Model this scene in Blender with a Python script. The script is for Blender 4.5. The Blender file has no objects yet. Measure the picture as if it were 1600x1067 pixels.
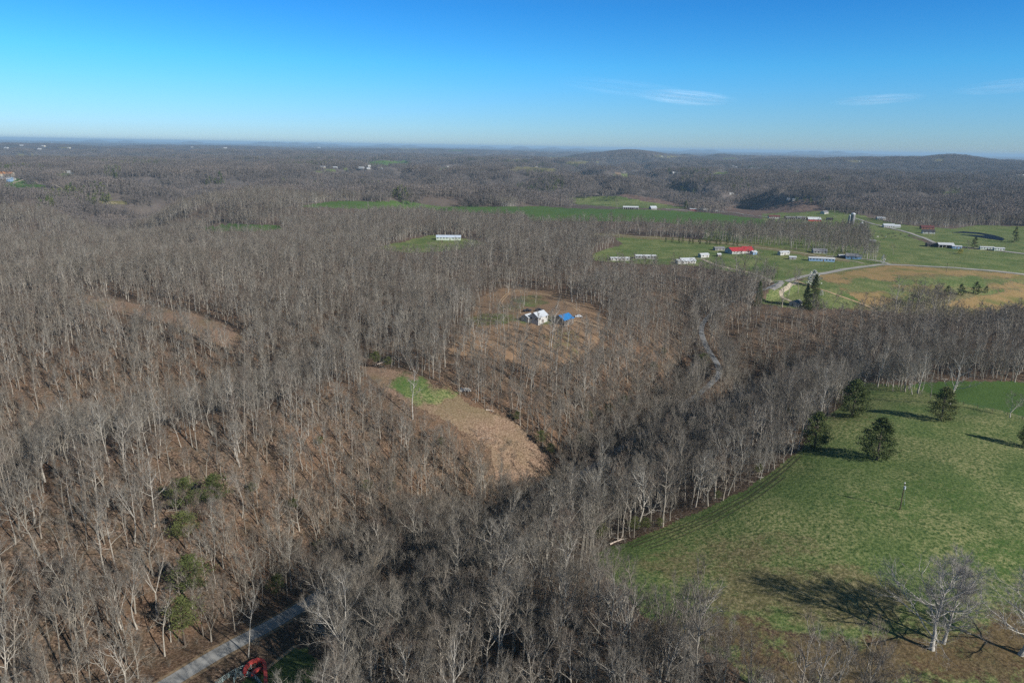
import bpy, math, random
import numpy as np
from mathutils import Vector, Matrix
R = math.radians
sc = bpy.context.scene
COL = sc.collection

# ------------------------------------------------------------------ camera
CAM_H, PITCH, ROLL = 105.0, R(15.9), R(0.96)
FPX = 24.0/36.0*1600.0
cp, sp = math.cos(PITCH), math.sin(PITCH)
fwd = np.array([0, cp, -sp]); r0 = np.array([1.0, 0, 0]); u0 = np.array([0, sp, cp])
rgt = r0*math.cos(ROLL) + u0*math.sin(ROLL)
upv = u0*math.cos(ROLL) - r0*math.sin(ROLL)
EYE = np.array([0, 0, CAM_H])
cam = bpy.data.cameras.new('camera'); cam_ob = bpy.data.objects.new('camera', cam); COL.objects.link(cam_ob)
cam.lens = 24.0; cam.sensor_width = 36.0; cam.clip_start = 0.5; cam.clip_end = 200000.0
m = Matrix((( rgt[0], upv[0], -fwd[0], 0), (rgt[1], upv[1], -fwd[1], 0), (rgt[2], upv[2], -fwd[2], CAM_H), (0, 0, 0, 1)))
cam_ob.matrix_world = m
sc.camera = cam_ob

# ------------------------------------------------------------------ light
SUN_AZ, SUN_EL = math.atan2(0.78, -0.62), R(30)          # azimuth clockwise from +Y
sd = Vector((math.sin(SUN_AZ)*math.cos(SUN_EL), math.cos(SUN_AZ)*math.cos(SUN_EL), math.sin(SUN_EL)))
sun = bpy.data.lights.new('sun', 'SUN'); sun.energy = 5.0; sun.angle = R(0.53); sun.color = (1.0, 0.95, 0.87)
so = bpy.data.objects.new('sun', sun); COL.objects.link(so)
so.rotation_euler = sd.to_track_quat('Z', 'Y').to_euler()
W = bpy.data.worlds.new('World'); sc.world = W; W.use_nodes = True
nt = W.node_tree; nt.nodes.clear()
sky = nt.nodes.new('ShaderNodeTexSky'); sky.sky_type = 'NISHITA'; sky.sun_disc = False
sky.sun_elevation = SUN_EL; sky.sun_rotation = SUN_AZ
sky.altitude = 300; sky.air_density = 1.0; sky.dust_density = 0.0; sky.ozone_density = 1.5
hs = nt.nodes.new('ShaderNodeHueSaturation'); hs.inputs['Saturation'].default_value = 1.22; hs.inputs['Value'].default_value = 1.0
hs.inputs['Hue'].default_value = 0.495
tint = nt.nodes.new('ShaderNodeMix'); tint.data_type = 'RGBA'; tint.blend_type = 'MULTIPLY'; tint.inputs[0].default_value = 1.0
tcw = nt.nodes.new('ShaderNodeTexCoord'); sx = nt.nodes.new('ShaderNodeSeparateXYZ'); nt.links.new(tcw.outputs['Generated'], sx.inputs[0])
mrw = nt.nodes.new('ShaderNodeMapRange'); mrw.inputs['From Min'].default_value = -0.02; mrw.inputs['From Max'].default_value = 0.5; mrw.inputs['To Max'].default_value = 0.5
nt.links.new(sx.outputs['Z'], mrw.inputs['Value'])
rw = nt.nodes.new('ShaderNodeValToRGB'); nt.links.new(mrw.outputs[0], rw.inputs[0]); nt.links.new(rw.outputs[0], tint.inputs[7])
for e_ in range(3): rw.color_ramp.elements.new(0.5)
for e_, (p_, c_) in zip(rw.color_ramp.elements, [(0.02, (.165, .265, .52)), (0.07, (.145, .30, .53)), (0.12, (.105, .33, .55)), (0.19, (.070, .285, .52)), (0.48, (.245, .225, .195))]):  # tint turns warm grey in the unseen upper sky, to neutralise and dim fill
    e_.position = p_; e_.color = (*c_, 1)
bg = nt.nodes.new('ShaderNodeBackground'); bg.inputs['Strength'].default_value = 0.23
wo = nt.nodes.new('ShaderNodeOutputWorld')
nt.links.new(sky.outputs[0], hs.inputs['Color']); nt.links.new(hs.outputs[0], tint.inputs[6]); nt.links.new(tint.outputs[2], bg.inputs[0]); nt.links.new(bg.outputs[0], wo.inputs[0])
sc.view_settings.view_transform = 'Standard'; sc.view_settings.look = 'None'
sc.view_settings.exposure = 0.2; sc.view_settings.gamma = 1.0
sc.cycles.use_denoising = False
sc.cycles.max_bounces = 4; sc.cycles.diffuse_bounces = 2; sc.cycles.glossy_bounces = 1
sc.cycles.transmission_bounces = 2; sc.cycles.transparent_max_bounces = 12; sc.cycles.volume_bounces = 0

# ------------------------------------------------------------------ helpers: projection, noise
def proj(P):
    Q = P - EYE
    d = Q @ fwd
    dd = np.where(d > 0.1, d, 0.1)
    px = 800 + FPX*(Q @ rgt)/dd; py = 533.5 - FPX*(Q @ upv)/dd
    bad = d <= 0.1
    return np.where(bad, -9999, px), np.where(bad, 9999, py)
def raydir(px, py):
    return fwd + rgt*(px-800)/FPX + upv*(533.5-py)/FPX
def flat(px, py, z=0.0):
    d = raydir(px, py); t = (z-CAM_H)/d[2]
    return (d[0]*t, d[1]*t)
def ray_z(px, py, D):
    d = raydir(px, py); h = math.hypot(d[0], d[1]); t = D/h
    return d[0]*t, d[1]*t, CAM_H + d[2]*t
def hash2(ix, iy, s):
    n = (ix*374761393 + iy*668265263 + s*974634777) & 0xffffffff
    n = ((n ^ (n >> 13))*1274126177) & 0xffffffff
    return ((n ^ (n >> 16)) & 0xffff)/65535.0
def vnoise(x, y, s=0):
    x = np.asarray(x, float); y = np.asarray(y, float)
    ix = np.floor(x).astype(np.int64); iy = np.floor(y).astype(np.int64); fx = x-ix; fy = y-iy
    fx = fx*fx*fx*(fx*(fx*6-15)+10); fy = fy*fy*fy*(fy*(fy*6-15)+10)
    a = hash2(ix, iy, s); b = hash2(ix+1, iy, s); c = hash2(ix, iy+1, s); d = hash2(ix+1, iy+1, s)
    return (a+(b-a)*fx)*(1-fy) + (c+(d-c)*fx)*fy
def fbm(x, y, s=0, o=4):
    v = 0; a = 0.5; t = 0
    for k in range(o):
        v = v + a*vnoise(x*2**k+k*17.3, y*2**k-k*9.1, s+k); t += a; a *= 0.5
    return v/t
def sstep(a, b, x):
    t = np.clip((x-a)/(b-a), 0, 1); return t*t*(3-2*t)
def poly_near(x, y, pts):
    """distance to polyline and fraction-interpolated extra values"""
    best = np.full(np.shape(x), 1e12); idx = np.zeros(np.shape(x))
    for k in range(len(pts)-1):
        ax, ay = pts[k][:2]; bx, by = pts[k+1][:2]
        dx, dy = bx-ax, by-ay; L2 = dx*dx+dy*dy
        t = np.clip(((x-ax)*dx+(y-ay)*dy)/L2, 0, 1)
        d = np.hypot(x-ax-t*dx, y-ay-t*dy)
        m_ = d < best
        best = np.where(m_, d, best); idx = np.where(m_, k+t, idx)
    return best, idx
def inpoly(px, py, poly):
    r = np.zeros(np.shape(px), bool); n = len(poly)
    for i in range(n):
        x1, y1 = poly[i]; x2, y2 = poly[(i+1) % n]
        if y1 == y2: continue
        c = ((y1 > py) != (y2 > py)) & (px < (x2-x1)*(py-y1)/(y2-y1)+x1)
        r ^= c
    return r

# ------------------------------------------------------------------ terrain
def smooth_line(P, n=6):
    """Catmull-Rom through points"""
    P = [np.array(p, float) for p in P]; out = []
    Q = [2*P[0]-P[1]] + P + [2*P[-1]-P[-2]]
    for i in range(1, len(Q)-2):
        for k in range(n):
            t = k/n
            out.append(0.5*((2*Q[i]) + (-Q[i-1]+Q[i+1])*t + (2*Q[i-1]-5*Q[i]+4*Q[i+1]-Q[i+2])*t*t + (-Q[i-1]+3*Q[i]-3*Q[i+1]+Q[i+2])*t**3))
    out.append(P[-1]); return [tuple(p) for p in out]
# valleys: (pixel x, pixel y, assumed z, depth, halfwidth)
DEEP = 1.5
def line(spec, n=4):
    pts = [flat(a, b, z*(DEEP if z < 0 else 1))+(d*(DEEP if z < 0 else 1), w) for a, b, z, d, w in spec]
    return smooth_line(pts, n)
VAL = [
 line([(60,1190,-9,10,60),(250,1067,-10,11,58),(470,950,-15,17,54),(580,885,-20,22,50),(720,830,-20,22,52),(850,770,-20,22,52),(980,690,-19,21,52),(1085,625,-16,18,48),(1118,570,-12,14,45),(1105,510,-9,10,40),(1150,465,-4,5,35),(1230,440,0,0,35)]),
 line([(-250,800,-16,24,60),(-50,730,-16,22,55),(120,682,-14,20,50),(300,628,-10,17,48),(440,592,-6,10,45),(520,572,-2,3,40)]),
 line([(1125,600,-14,13,45),(1250,560,-12,13,45),(1400,528,-12,12,48),(1650,500,-12,14,60),(1900,480,-14,16,80)]),
 line([(-300,470,-8,14,90),(60,420,-6,12,80),(260,395,-6,9,80),(420,380,-4,5,80)]),
 line([(840,770,-18,8,30),(775,700,-8,6,26),(700,640,-2,2,25)]),
]
RIDGE = [
 line([(-100,820,5,11,45),(150,720,5,11,42),(330,650,5,9,40),(450,610,4,6,35)]),
 line([(1100,900,4,5,60),(1400,760,8,8,80),(1700,700,8,6,90)]),
 line([(600,560,0,4,60),(830,500,3,6,70),(940,560,0,4,50)]),
]
HILLS = []   # x, y, amp, radius across, radius along
def add_hill(px, py, D, halfpx, base=8, along=1.6):
    x, y, z = ray_z(px, py, D); HILLS.append((x, y, z-base, halfpx/FPX*D, D, along))
add_hill(985, 232.5, 7500, 62); add_hill(940,236.5,7700,40); add_hill(1125, 238.8, 9000, 40); add_hill(1060, 238.5, 8200, 35)
add_hill(1335, 247, 7000, 60); add_hill(1400, 248, 7300, 60); add_hill(1485, 242.5, 7000, 52); add_hill(1185,241,9000,30)
add_hill(1230, 243.5, 9500, 50); add_hill(1590, 250, 8000, 60); add_hill(1430, 246.5, 7200, 150); add_hill(1550, 248.5, 7500, 80); add_hill(1200, 242.8, 9000, 110); add_hill(1270, 245, 8600, 60); add_hill(40, 221.5, 9500, 120); add_hill(320, 226.8, 11000, 160); add_hill(700, 232.5, 12000, 160)
for i, (px, dy) in enumerate([(412,3.3),(432,4.2),(462,3.8),(492,3.6),(520,2.6),(600,3.2),(640,2.8),(760,2.6),(815,3.2),(862,3),(905,2.4),(1085,3),(1110,3.4),(1250,3.4),(1275,4.2),(1310,4.6),(1345,2.5),(150,3),(200,2.4),(300,3)]):
    x, y, z = ray_z(px, 229.0+(px-800)*math.tan(ROLL)-dy+3.0, 34000)
    HILLS.append((x, y, z, 17/FPX*34000, 34000, 1.2))
# road profile (main road in the hollow)
ROAD = smooth_line([flat(a, b, z*DEEP)+(z*DEEP,) for a, b, z in [(120,1150,-8),(250,1075,-9),(345,1018,-10.5),(425,975,-12.5),(480,942,-14.5),(560,892,-17),(700,835,-18.5),(850,775,-18),(970,700,-17),(1060,640,-15),(1118,592,-13.5),(1122,572,-12.5),(1103,540,-10.5),(1096,512,-8.5),(1112,490,-6),(1150,468,-3),(1200,450,.7),(1222,440,1.8)]], 8)

def F(x, y):
    r = np.hypot(x, y)
    z = 5.0*(fbm(x/160, y/160, 3, 4)-0.5) + 1.2*(fbm(x/28, y/28, 11, 3)-0.5)
    for v in RIDGE:
        d, i = poly_near(x, y, v); k = np.arange(len(v))
        z = z + np.interp(i, k, [p[2] for p in v])*np.exp(-(d/np.interp(i, k, [p[3] for p in v]))**2)
    for v in VAL:
        d, i = poly_near(x, y, v); k = np.arange(len(v))
        dep = np.interp(i, k, [p[2] for p in v]); wd = np.interp(i, k, [p[3] for p in v])
        wob = 1+0.35*(fbm(x/60, y/60, 21, 2)-0.5)
        z = z - dep*np.exp(-np.power(d*wob/wd, 1.7))
    # distant dissected upland
    a = sstep(1000, 2600, r)
    aw = sstep(650, 1300, r)*sstep(60, -250, x)*0.8     # woods at left are broken earlier
    amp = np.maximum(a, aw)
    n1 = fbm(x/1300+3.1, y/1300, 5, 3)-0.5; n2 = fbm(x/520, y/520+7, 8, 3)-0.5
    dis = 60*np.exp(-(n1/0.075)**2) + 40*np.exp(-(n2/0.10)**2)*(1-np.exp(-(n1/0.05)**2)*0.6)
    dis = dis*(0.55+0.9*vnoise(x/2600, y/2600, 31))
    z = z - amp*(dis-14) + a*26*(fbm(x/4200, y/4200, 41, 2)-0.5) + sstep(3000, 6500, r)*62*(fbm(x/2300, y/2300, 43, 3)-0.52)
    z = z + sstep(9000, 14000, r)*6
    far = r > 5000
    if np.any(far):
        zz = np.zeros_like(z)
        for hx, hy, am, rad, D, along in HILLS:
            ur = (hx/D, hy/D) if D else (0, 1)
            dx, dy = x-hx, y-hy
            al = dx*ur[0]+dy*ur[1]; ac = dx*ur[1]-dy*ur[0]
            wv = 1+0.25*(vnoise(x/600, y/600, 77)-0.5)
            zz = np.maximum(zz, am*np.exp(-((ac*wv/rad)**2+(al/(rad*along))**2)*0.9))
        z = np.where(zz > 2, z*np.exp(-zz/60)+zz, z)
    # road bed
    near = r < 760
    if np.any(near):
        d, i = poly_near(x, y, ROAD); k = np.arange(len(ROAD))
        rz = np.interp(i, k, [p[2] for p in ROAD])
        w = 1-sstep(4.0, 15.0, d)
        z = np.where(near, z*(1-w)+rz*w, z)
    return z

A_F = np.radians(np.linspace(-46, 46, 760))
A_B = np.radians(np.concatenate([np.linspace(46, 314, 60)[1:-1]]))
ANG = np.concatenate([A_F, A_B]); NA = len(ANG)
RAD = np.concatenate([[0.02], np.geomspace(20, 900, 560), np.geomspace(900, 62000, 420)[1:]]); NR = len(RAD)
GX = np.sin(ANG)[None, :]*RAD[:, None]; GY = np.cos(ANG)[None, :]*RAD[:, None]
GZ = F(GX.ravel(), GY.ravel()).reshape(GX.shape)
LR = np.log(RAD)
def Hm(x, y):
    x = np.asarray(x, float); y = np.asarray(y, float)
    r = np.maximum(np.hypot(x, y), 3.01); a = np.arctan2(x, y)
    a = np.where(a < ANG[0], a+2*np.pi, a)
    i = np.clip(np.searchsorted(RAD, r)-1, 0, NR-2); u = (r-RAD[i])/(RAD[i+1]-RAD[i])
    AE = np.append(ANG, ANG[0]+2*np.pi)
    j = np.clip(np.searchsorted(AE, a)-1, 0, NA-1); v = (a-AE[j])/(AE[j+1]-AE[j]); j2 = (j+1) % NA
    return (GZ[i, j]*(1-v)+GZ[i, j2]*v)*(1-u)+(GZ[i+1, j]*(1-v)+GZ[i+1, j2]*v)*u
def at(px, py):
    """point of the ground seen at photo pixel (px, py)"""
    d = raydir(px, py); h = math.hypot(d[0], d[1])
    rr = np.geomspace(60, 60000, 6000); t = rr/h
    P = EYE[None, :]+d[None, :]*t[:, None]
    g = Hm(P[:, 0], P[:, 1]); k = np.argmax(P[:, 2] < g)
    if k == 0: k = 1
    a0 = P[k-1, 2]-g[k-1]; a1 = P[k, 2]-g[k]; f = a0/(a0-a1+1e-9)
    p = P[k-1]*(1-f)+P[k]*f
    return Vector((p[0], p[1], float(Hm(p[0], p[1]))))

# ------------------------------------------------------------------ ground cover (areas by kind, laid on the ground)
PAST = 'pasture'; CROP = 'crop'; DRY = 'dry'; DIRT = 'dirt'; PLOW = 'plow'; LITTER = 'litter'; CLR = 'clearing'; STUB = 'stubble'
MEADOW = [(925,868),(1000,838),(1100,797),(1165,765),(1218,730),(1250,702),(1262,690),(1300,645),(1345,602),(1420,616),(1500,637),(1600,664),(1760,700),(1900,760),(1900,1000),(1600,935),(1480,925),(1380,960),(1270,975),(1180,975),(1090,960),(1000,930)]
MEADOW2 = [(1420,604),(1445,597),(1520,594),(1600,598),(1760,610),(1760,690),(1600,652),(1500,628)]
OAKS = [(1270,940),(1380,935),(1480,915),(1600,925),(1900,990),(1900,1075),(1600,1052),(1480,1054),(1380,1030),(1280,1003),(1160,985)]
STRIP = [(560,572),(600,574),(655,588),(705,612),(740,635),(800,655),(848,700),(885,742),(840,752),(775,748),(765,700),(705,658),(640,632),(590,600)]
HOUSECL = [(742,470),(788,450),(850,454),(930,478),(950,500),(937,530),(905,562),(850,578),(800,574),(750,556),(700,552),(716,528),(738,510)]
PATHL = [(108,458),(170,466),(240,480),(300,489),(355,508),(412,545),(388,556),(325,534),(262,508),(180,486),(110,476)]
G1 = [(468,322),(520,315),(640,314),(652,319),(740,323),(850,323),(900,326),(980,327),(1100,332),(1205,344),(1195,353),(1100,353),(1000,346),(830,345),(820,335),(750,333),(700,331),(640,326),(560,326)]
G1B = [(318,356),(360,350),(440,352),(442,359),(380,362),(320,361)]
UPPER = [(878,309),(960,306),(1060,319),(1072,326),(980,325),(900,319)]
PLOWB = [(958,303),(985,304),(1060,317),(1066,322),(1055,322),(980,309)]
PURP = [(1118,324),(1200,316),(1262,312),(1295,326),(1272,340),(1205,340),(1130,331)]
BARNC = [(585,388),(650,372),(672,368),(740,374),(765,382),(700,392),(640,396)]
G2 = [(925,396),(985,380),(1060,378),(1100,374),(1140,380),(1205,384),(1335,404),(1392,413),(1340,420),(1280,430),(1240,438),(1215,443),(1150,426),(1090,416),(960,410),(925,406)]
G2N = [(960,372),(985,371),(1140,379),(1080,382),(1050,392),(985,388)]
TANS = [(930,364),(1000,369),(1100,374),(1200,385),(1330,406),(1330,411),(1200,391),(1100,379),(1000,373),(930,368)]
G3 = [(1352,352),(1400,362),(1462,384),(1600,396),(1900,425),(1900,440),(1600,428),(1398,412),(1388,400),(1368,384)]
FYARD = [(1190,334),(1300,329),(1350,337),(1352,352),(1300,350),(1195,348)]
G4 = [(1340,336),(1400,350),(1480,358),(1530,352),(1600,354),(1900,368),(1900,420),(1600,396),(1470,382),(1405,362),(1345,346)]
O1 = [(1282,431),(1390,414),(1600,429),(1900,440),(1900,460),(1600,450),(1545,456),(1500,452),(1470,450),(1435,452),(1405,468),(1375,478),(1340,472),(1310,456)]
O2 = [(1470,476),(1530,462),(1600,449),(1900,450),(1900,500),(1600,480),(1540,486)]
G5 = [(1188,474),(1210,446),(1240,438),(1290,438),(1345,472),(1330,482),(1240,482)]
YARD = [(380,1067),(420,1038),(455,1012),(490,1010),(500,1067),(480,1150),(340,1150),(350,1075)]
FARS = [([(570,254),(600,251),(638,252),(645,256),(600,259),(575,259)],CROP),([(0,282),(30,280),(72,291),(50,294),(0,293)],CROP),([(790,262),(830,261),(870,264),(865,267),(800,267)],DRY),
 ([(942,270),(965,270),(980,273),(950,274)],DIRT),([(965,272),(985,272),(985,277),(955,276)],PAST),([(85,272),(120,270),(125,275),(95,277)],PAST),([(880,254),(910,252),(950,254),(900,257)],DRY),
 ([(1020,244),(1050,244),(1070,246),(1030,247)],DRY),([(850,246),(900,245),(905,248),(855,248)],DRY),([(1455,250),(1475,249),(1480,252),(1460,253)],DRY),([(1230,270),(1250,268),(1260,271),(1235,273)],CROP),
 ([(1570,303),(1600,300),(1600,305),(1575,306)],DRY),([(1320,252),(1345,250),(1350,254),(1325,255)],DRY),([(485,268),(545,263),(550,266),(490,270)],PAST),([(680,262),(700,259),(712,262),(690,265)],PAST),
 ([(1110,270),(1140,268),(1145,272),(1115,273)],PAST),([(90,231),(110,230.5),(110,232),(90,232)],DRY),([(20,243),(60,242),(80,244),(40,245)],DRY),([(1470,300),(1500,298),(1505,301),(1475,302)],PAST),([(790,250),(830,248),(835,250),(800,251.5)],DRY),
 ([(625,232.5),(650,232),(655,233.5),(630,234)],DRY),([(700,235),(722,234.5),(725,236),(702,236)],CROP),([(330,233),(352,232),(355,234),(332,234.5)],DRY),([(1130,247),(1150,246.5),(1152,248),(1132,248)],PAST),([(150,315),(195,313),(200,318),(160,320)],DRY)]
OPEN = [(MEADOW,PAST),(MEADOW2,CROP),(STRIP,DIRT),(PATHL,DIRT),(G1,CROP),(G1B,CROP),(UPPER,PAST),(PLOWB,PLOW),(PURP,PLOW),(BARNC,PAST),(G2,PAST),(G2N,PAST),(TANS,DRY),(G3,PAST),(FYARD,PAST),(G4,PAST),(O1,STUB),(O2,STUB),(G5,PAST),(YARD,PAST)]+FARS
COVER = [(HOUSECL,CLR),([(1345,598),(1430,602),(1500,626),(1600,650),(1760,690),(1760,705),(1600,668),(1345,614)],PAST),([(1100,350),(1200,352),(1345,340),(1420,360),(1400,413),(1330,407),(1240,388),(1100,374)],PAST),([(1250,430),(1400,412),(1600,428),(1600,490),(1480,495),(1300,480)],DRY),([(925,868),(1300,930),(1600,900),(1900,950),(1900,1150),(1250,1150),(1130,1030),(1000,960)],PAST)]+OPEN
OPEN.append((OAKS,PAST))
KINDS = [PAST, CROP, DRY, DIRT, PLOW, LITTER, CLR, STUB]

def cover_masks(P):
    px, py = proj(P)
    r = np.hypot(P[:, 0], P[:, 1])
    # ragged edges, in metres on the ground
    s = 3.0+r*0.004
    jx = (fbm(P[:, 0]/(s*2), P[:, 1]/(s*2), 51, 3)-0.5)*s*2.2*FPX/np.maximum(r, 30)*0.5
    jy = (fbm(P[:, 0]/(s*2)+50, P[:, 1]/(s*2), 52, 3)-0.5)*s*0.9*FPX/np.maximum(r, 30)*0.35
    M = {k: np.zeros(len(P)) for k in KINDS}
    for poly, kind in COVER:
        m_ = inpoly(px+jx, py+jy, poly)
        for k in KINDS: M[k][m_] = 1.0 if k == kind else 0.0
    # green patches in the strip, in the house clearing
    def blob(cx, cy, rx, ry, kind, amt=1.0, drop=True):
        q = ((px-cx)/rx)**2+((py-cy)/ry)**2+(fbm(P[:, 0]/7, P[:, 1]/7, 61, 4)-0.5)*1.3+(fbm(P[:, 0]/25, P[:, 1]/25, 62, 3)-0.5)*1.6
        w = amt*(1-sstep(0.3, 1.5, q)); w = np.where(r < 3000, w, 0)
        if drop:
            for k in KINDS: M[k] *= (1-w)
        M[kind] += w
    blob(638, 600, 46, 17, CROP, .75); blob(675, 616, 50, 24, PAST, .8); blob(800, 480, 34, 10, PAST, .45); blob(830, 470, 30, 9, PAST, .5); blob(770, 497, 45, 12, PAST, .5)
    blob(880, 530, 36, 20, PAST, .35); blob(905, 560, 20, 12, PAST, .25); blob(855, 500, 40, 9, PAST, .6); blob(1370,448,70,14,DRY,.6); blob(1360,445,60,12,PAST,.5); blob(1450,436,90,9,PAST,.6); blob(1540,452,80,9,PAST,.6); blob(1300,440,30,8,PAST,.4); blob(700,600,40,14,CLR,.5)
    blob(1170, 930, 90, 22, DRY, .4); blob(1090, 880, 110, 30, DRY, .4); blob(1200, 850, 90, 20, DRY, .3); blob(1560, 870, 80, 40, CROP, .5); blob(1450, 780, 130, 40, CROP, .45); blob(1330, 660, 40, 22, DRY, .35)
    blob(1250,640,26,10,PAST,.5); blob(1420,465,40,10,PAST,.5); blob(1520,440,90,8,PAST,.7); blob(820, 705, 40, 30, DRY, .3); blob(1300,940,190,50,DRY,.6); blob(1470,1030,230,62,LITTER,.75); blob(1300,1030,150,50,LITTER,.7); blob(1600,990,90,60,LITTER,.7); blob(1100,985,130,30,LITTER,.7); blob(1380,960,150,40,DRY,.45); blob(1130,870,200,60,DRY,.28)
    return M, px, py

# ------------------------------------------------------------------ materials
def mat(name):
    m_ = bpy.data.materials.new(name); m_.use_nodes = True; n = m_.node_tree; n.nodes.clear()
    out = n.nodes.new('ShaderNodeOutputMaterial'); b = n.nodes.new('ShaderNodeBsdfPrincipled')
    n.links.new(b.outputs[0], out.inputs[0]); b.inputs['Roughness'].default_value = 0.9
    b.inputs['Specular IOR Level'].default_value = 0.2
    return m_, n, b
def noise(n, scale, det=3, vec=None, rough=0.55):
    t = n.nodes.new('ShaderNodeTexNoise'); t.inputs['Scale'].default_value = scale; t.inputs['Detail'].default_value = det
    t.inputs['Roughness'].default_value = rough
    if vec is not None: n.links.new(vec, t.inputs['Vector'])
    return t.outputs['Fac']
def ramp(n, fac, stops):
    r_ = n.nodes.new('ShaderNodeValToRGB'); e = r_.color_ramp.elements
    while len(e) < len(stops): e.new(0.5)
    for i, (p, c) in enumerate(stops): e[i].position = p; e[i].color = (*c, 1)
    n.links.new(fac, r_.inputs[0]); return r_.outputs[0]
def mixc(n, fac, a, b, mode='MIX'):
    x = n.nodes.new('ShaderNodeMix'); x.data_type = 'RGBA'; x.blend_type = mode
    for s, v in ((0, fac), (6, a), (7, b)):
        if isinstance(v, (int, float)): x.inputs[s].default_value = v
        elif isinstance(v, tuple): x.inputs[s].default_value = (*v, 1)
        else: n.links.new(v, x.inputs[s])
    return x.outputs[2]
def math_(n, op, a, b=None, c=None):
    x = n.nodes.new('ShaderNodeMath'); x.operation = op
    for s, v in ((0, a), (1, b), (2, c)):
        if v is None: continue
        if isinstance(v, (int, float)): x.inputs[s].default_value = v
        else: n.links.new(v, x.inputs[s])
    return x.outputs[0]
def attr(n, name):
    a = n.nodes.new('ShaderNodeAttribute'); a.attribute_name = name; return a
def simple(name, col, var=0.12, scale=1.5, rough=0.8, metal=0.0, stripes=None):
    m_, n, b = mat(name)
    tc = n.nodes.new('ShaderNodeTexCoord')
    f = noise(n, scale, 4, tc.outputs['Object'])
    lo = tuple(c*(1-var*1.6) for c in col); hi = tuple(min(1, c*(1+var)) for c in col)
    c = ramp(n, f, [(0.3, lo), (0.7, hi)])
    if stripes:
        w = n.nodes.new('ShaderNodeTexWave'); w.inputs['Scale'].default_value = stripes; w.bands_direction = 'X'
        n.links.new(tc.outputs['Object'], w.inputs['Vector'])
        bp = n.nodes.new('ShaderNodeBump'); bp.inputs['Strength'].default_value = 0.4; n.links.new(w.outputs['Fac'], bp.inputs['Height']); n.links.new(bp.outputs[0], b.inputs['Normal'])
    n.links.new(c, b.inputs['Base Color']); b.inputs['Roughness'].default_value = rough; b.inputs['Metallic'].default_value = metal
    return m_

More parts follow.
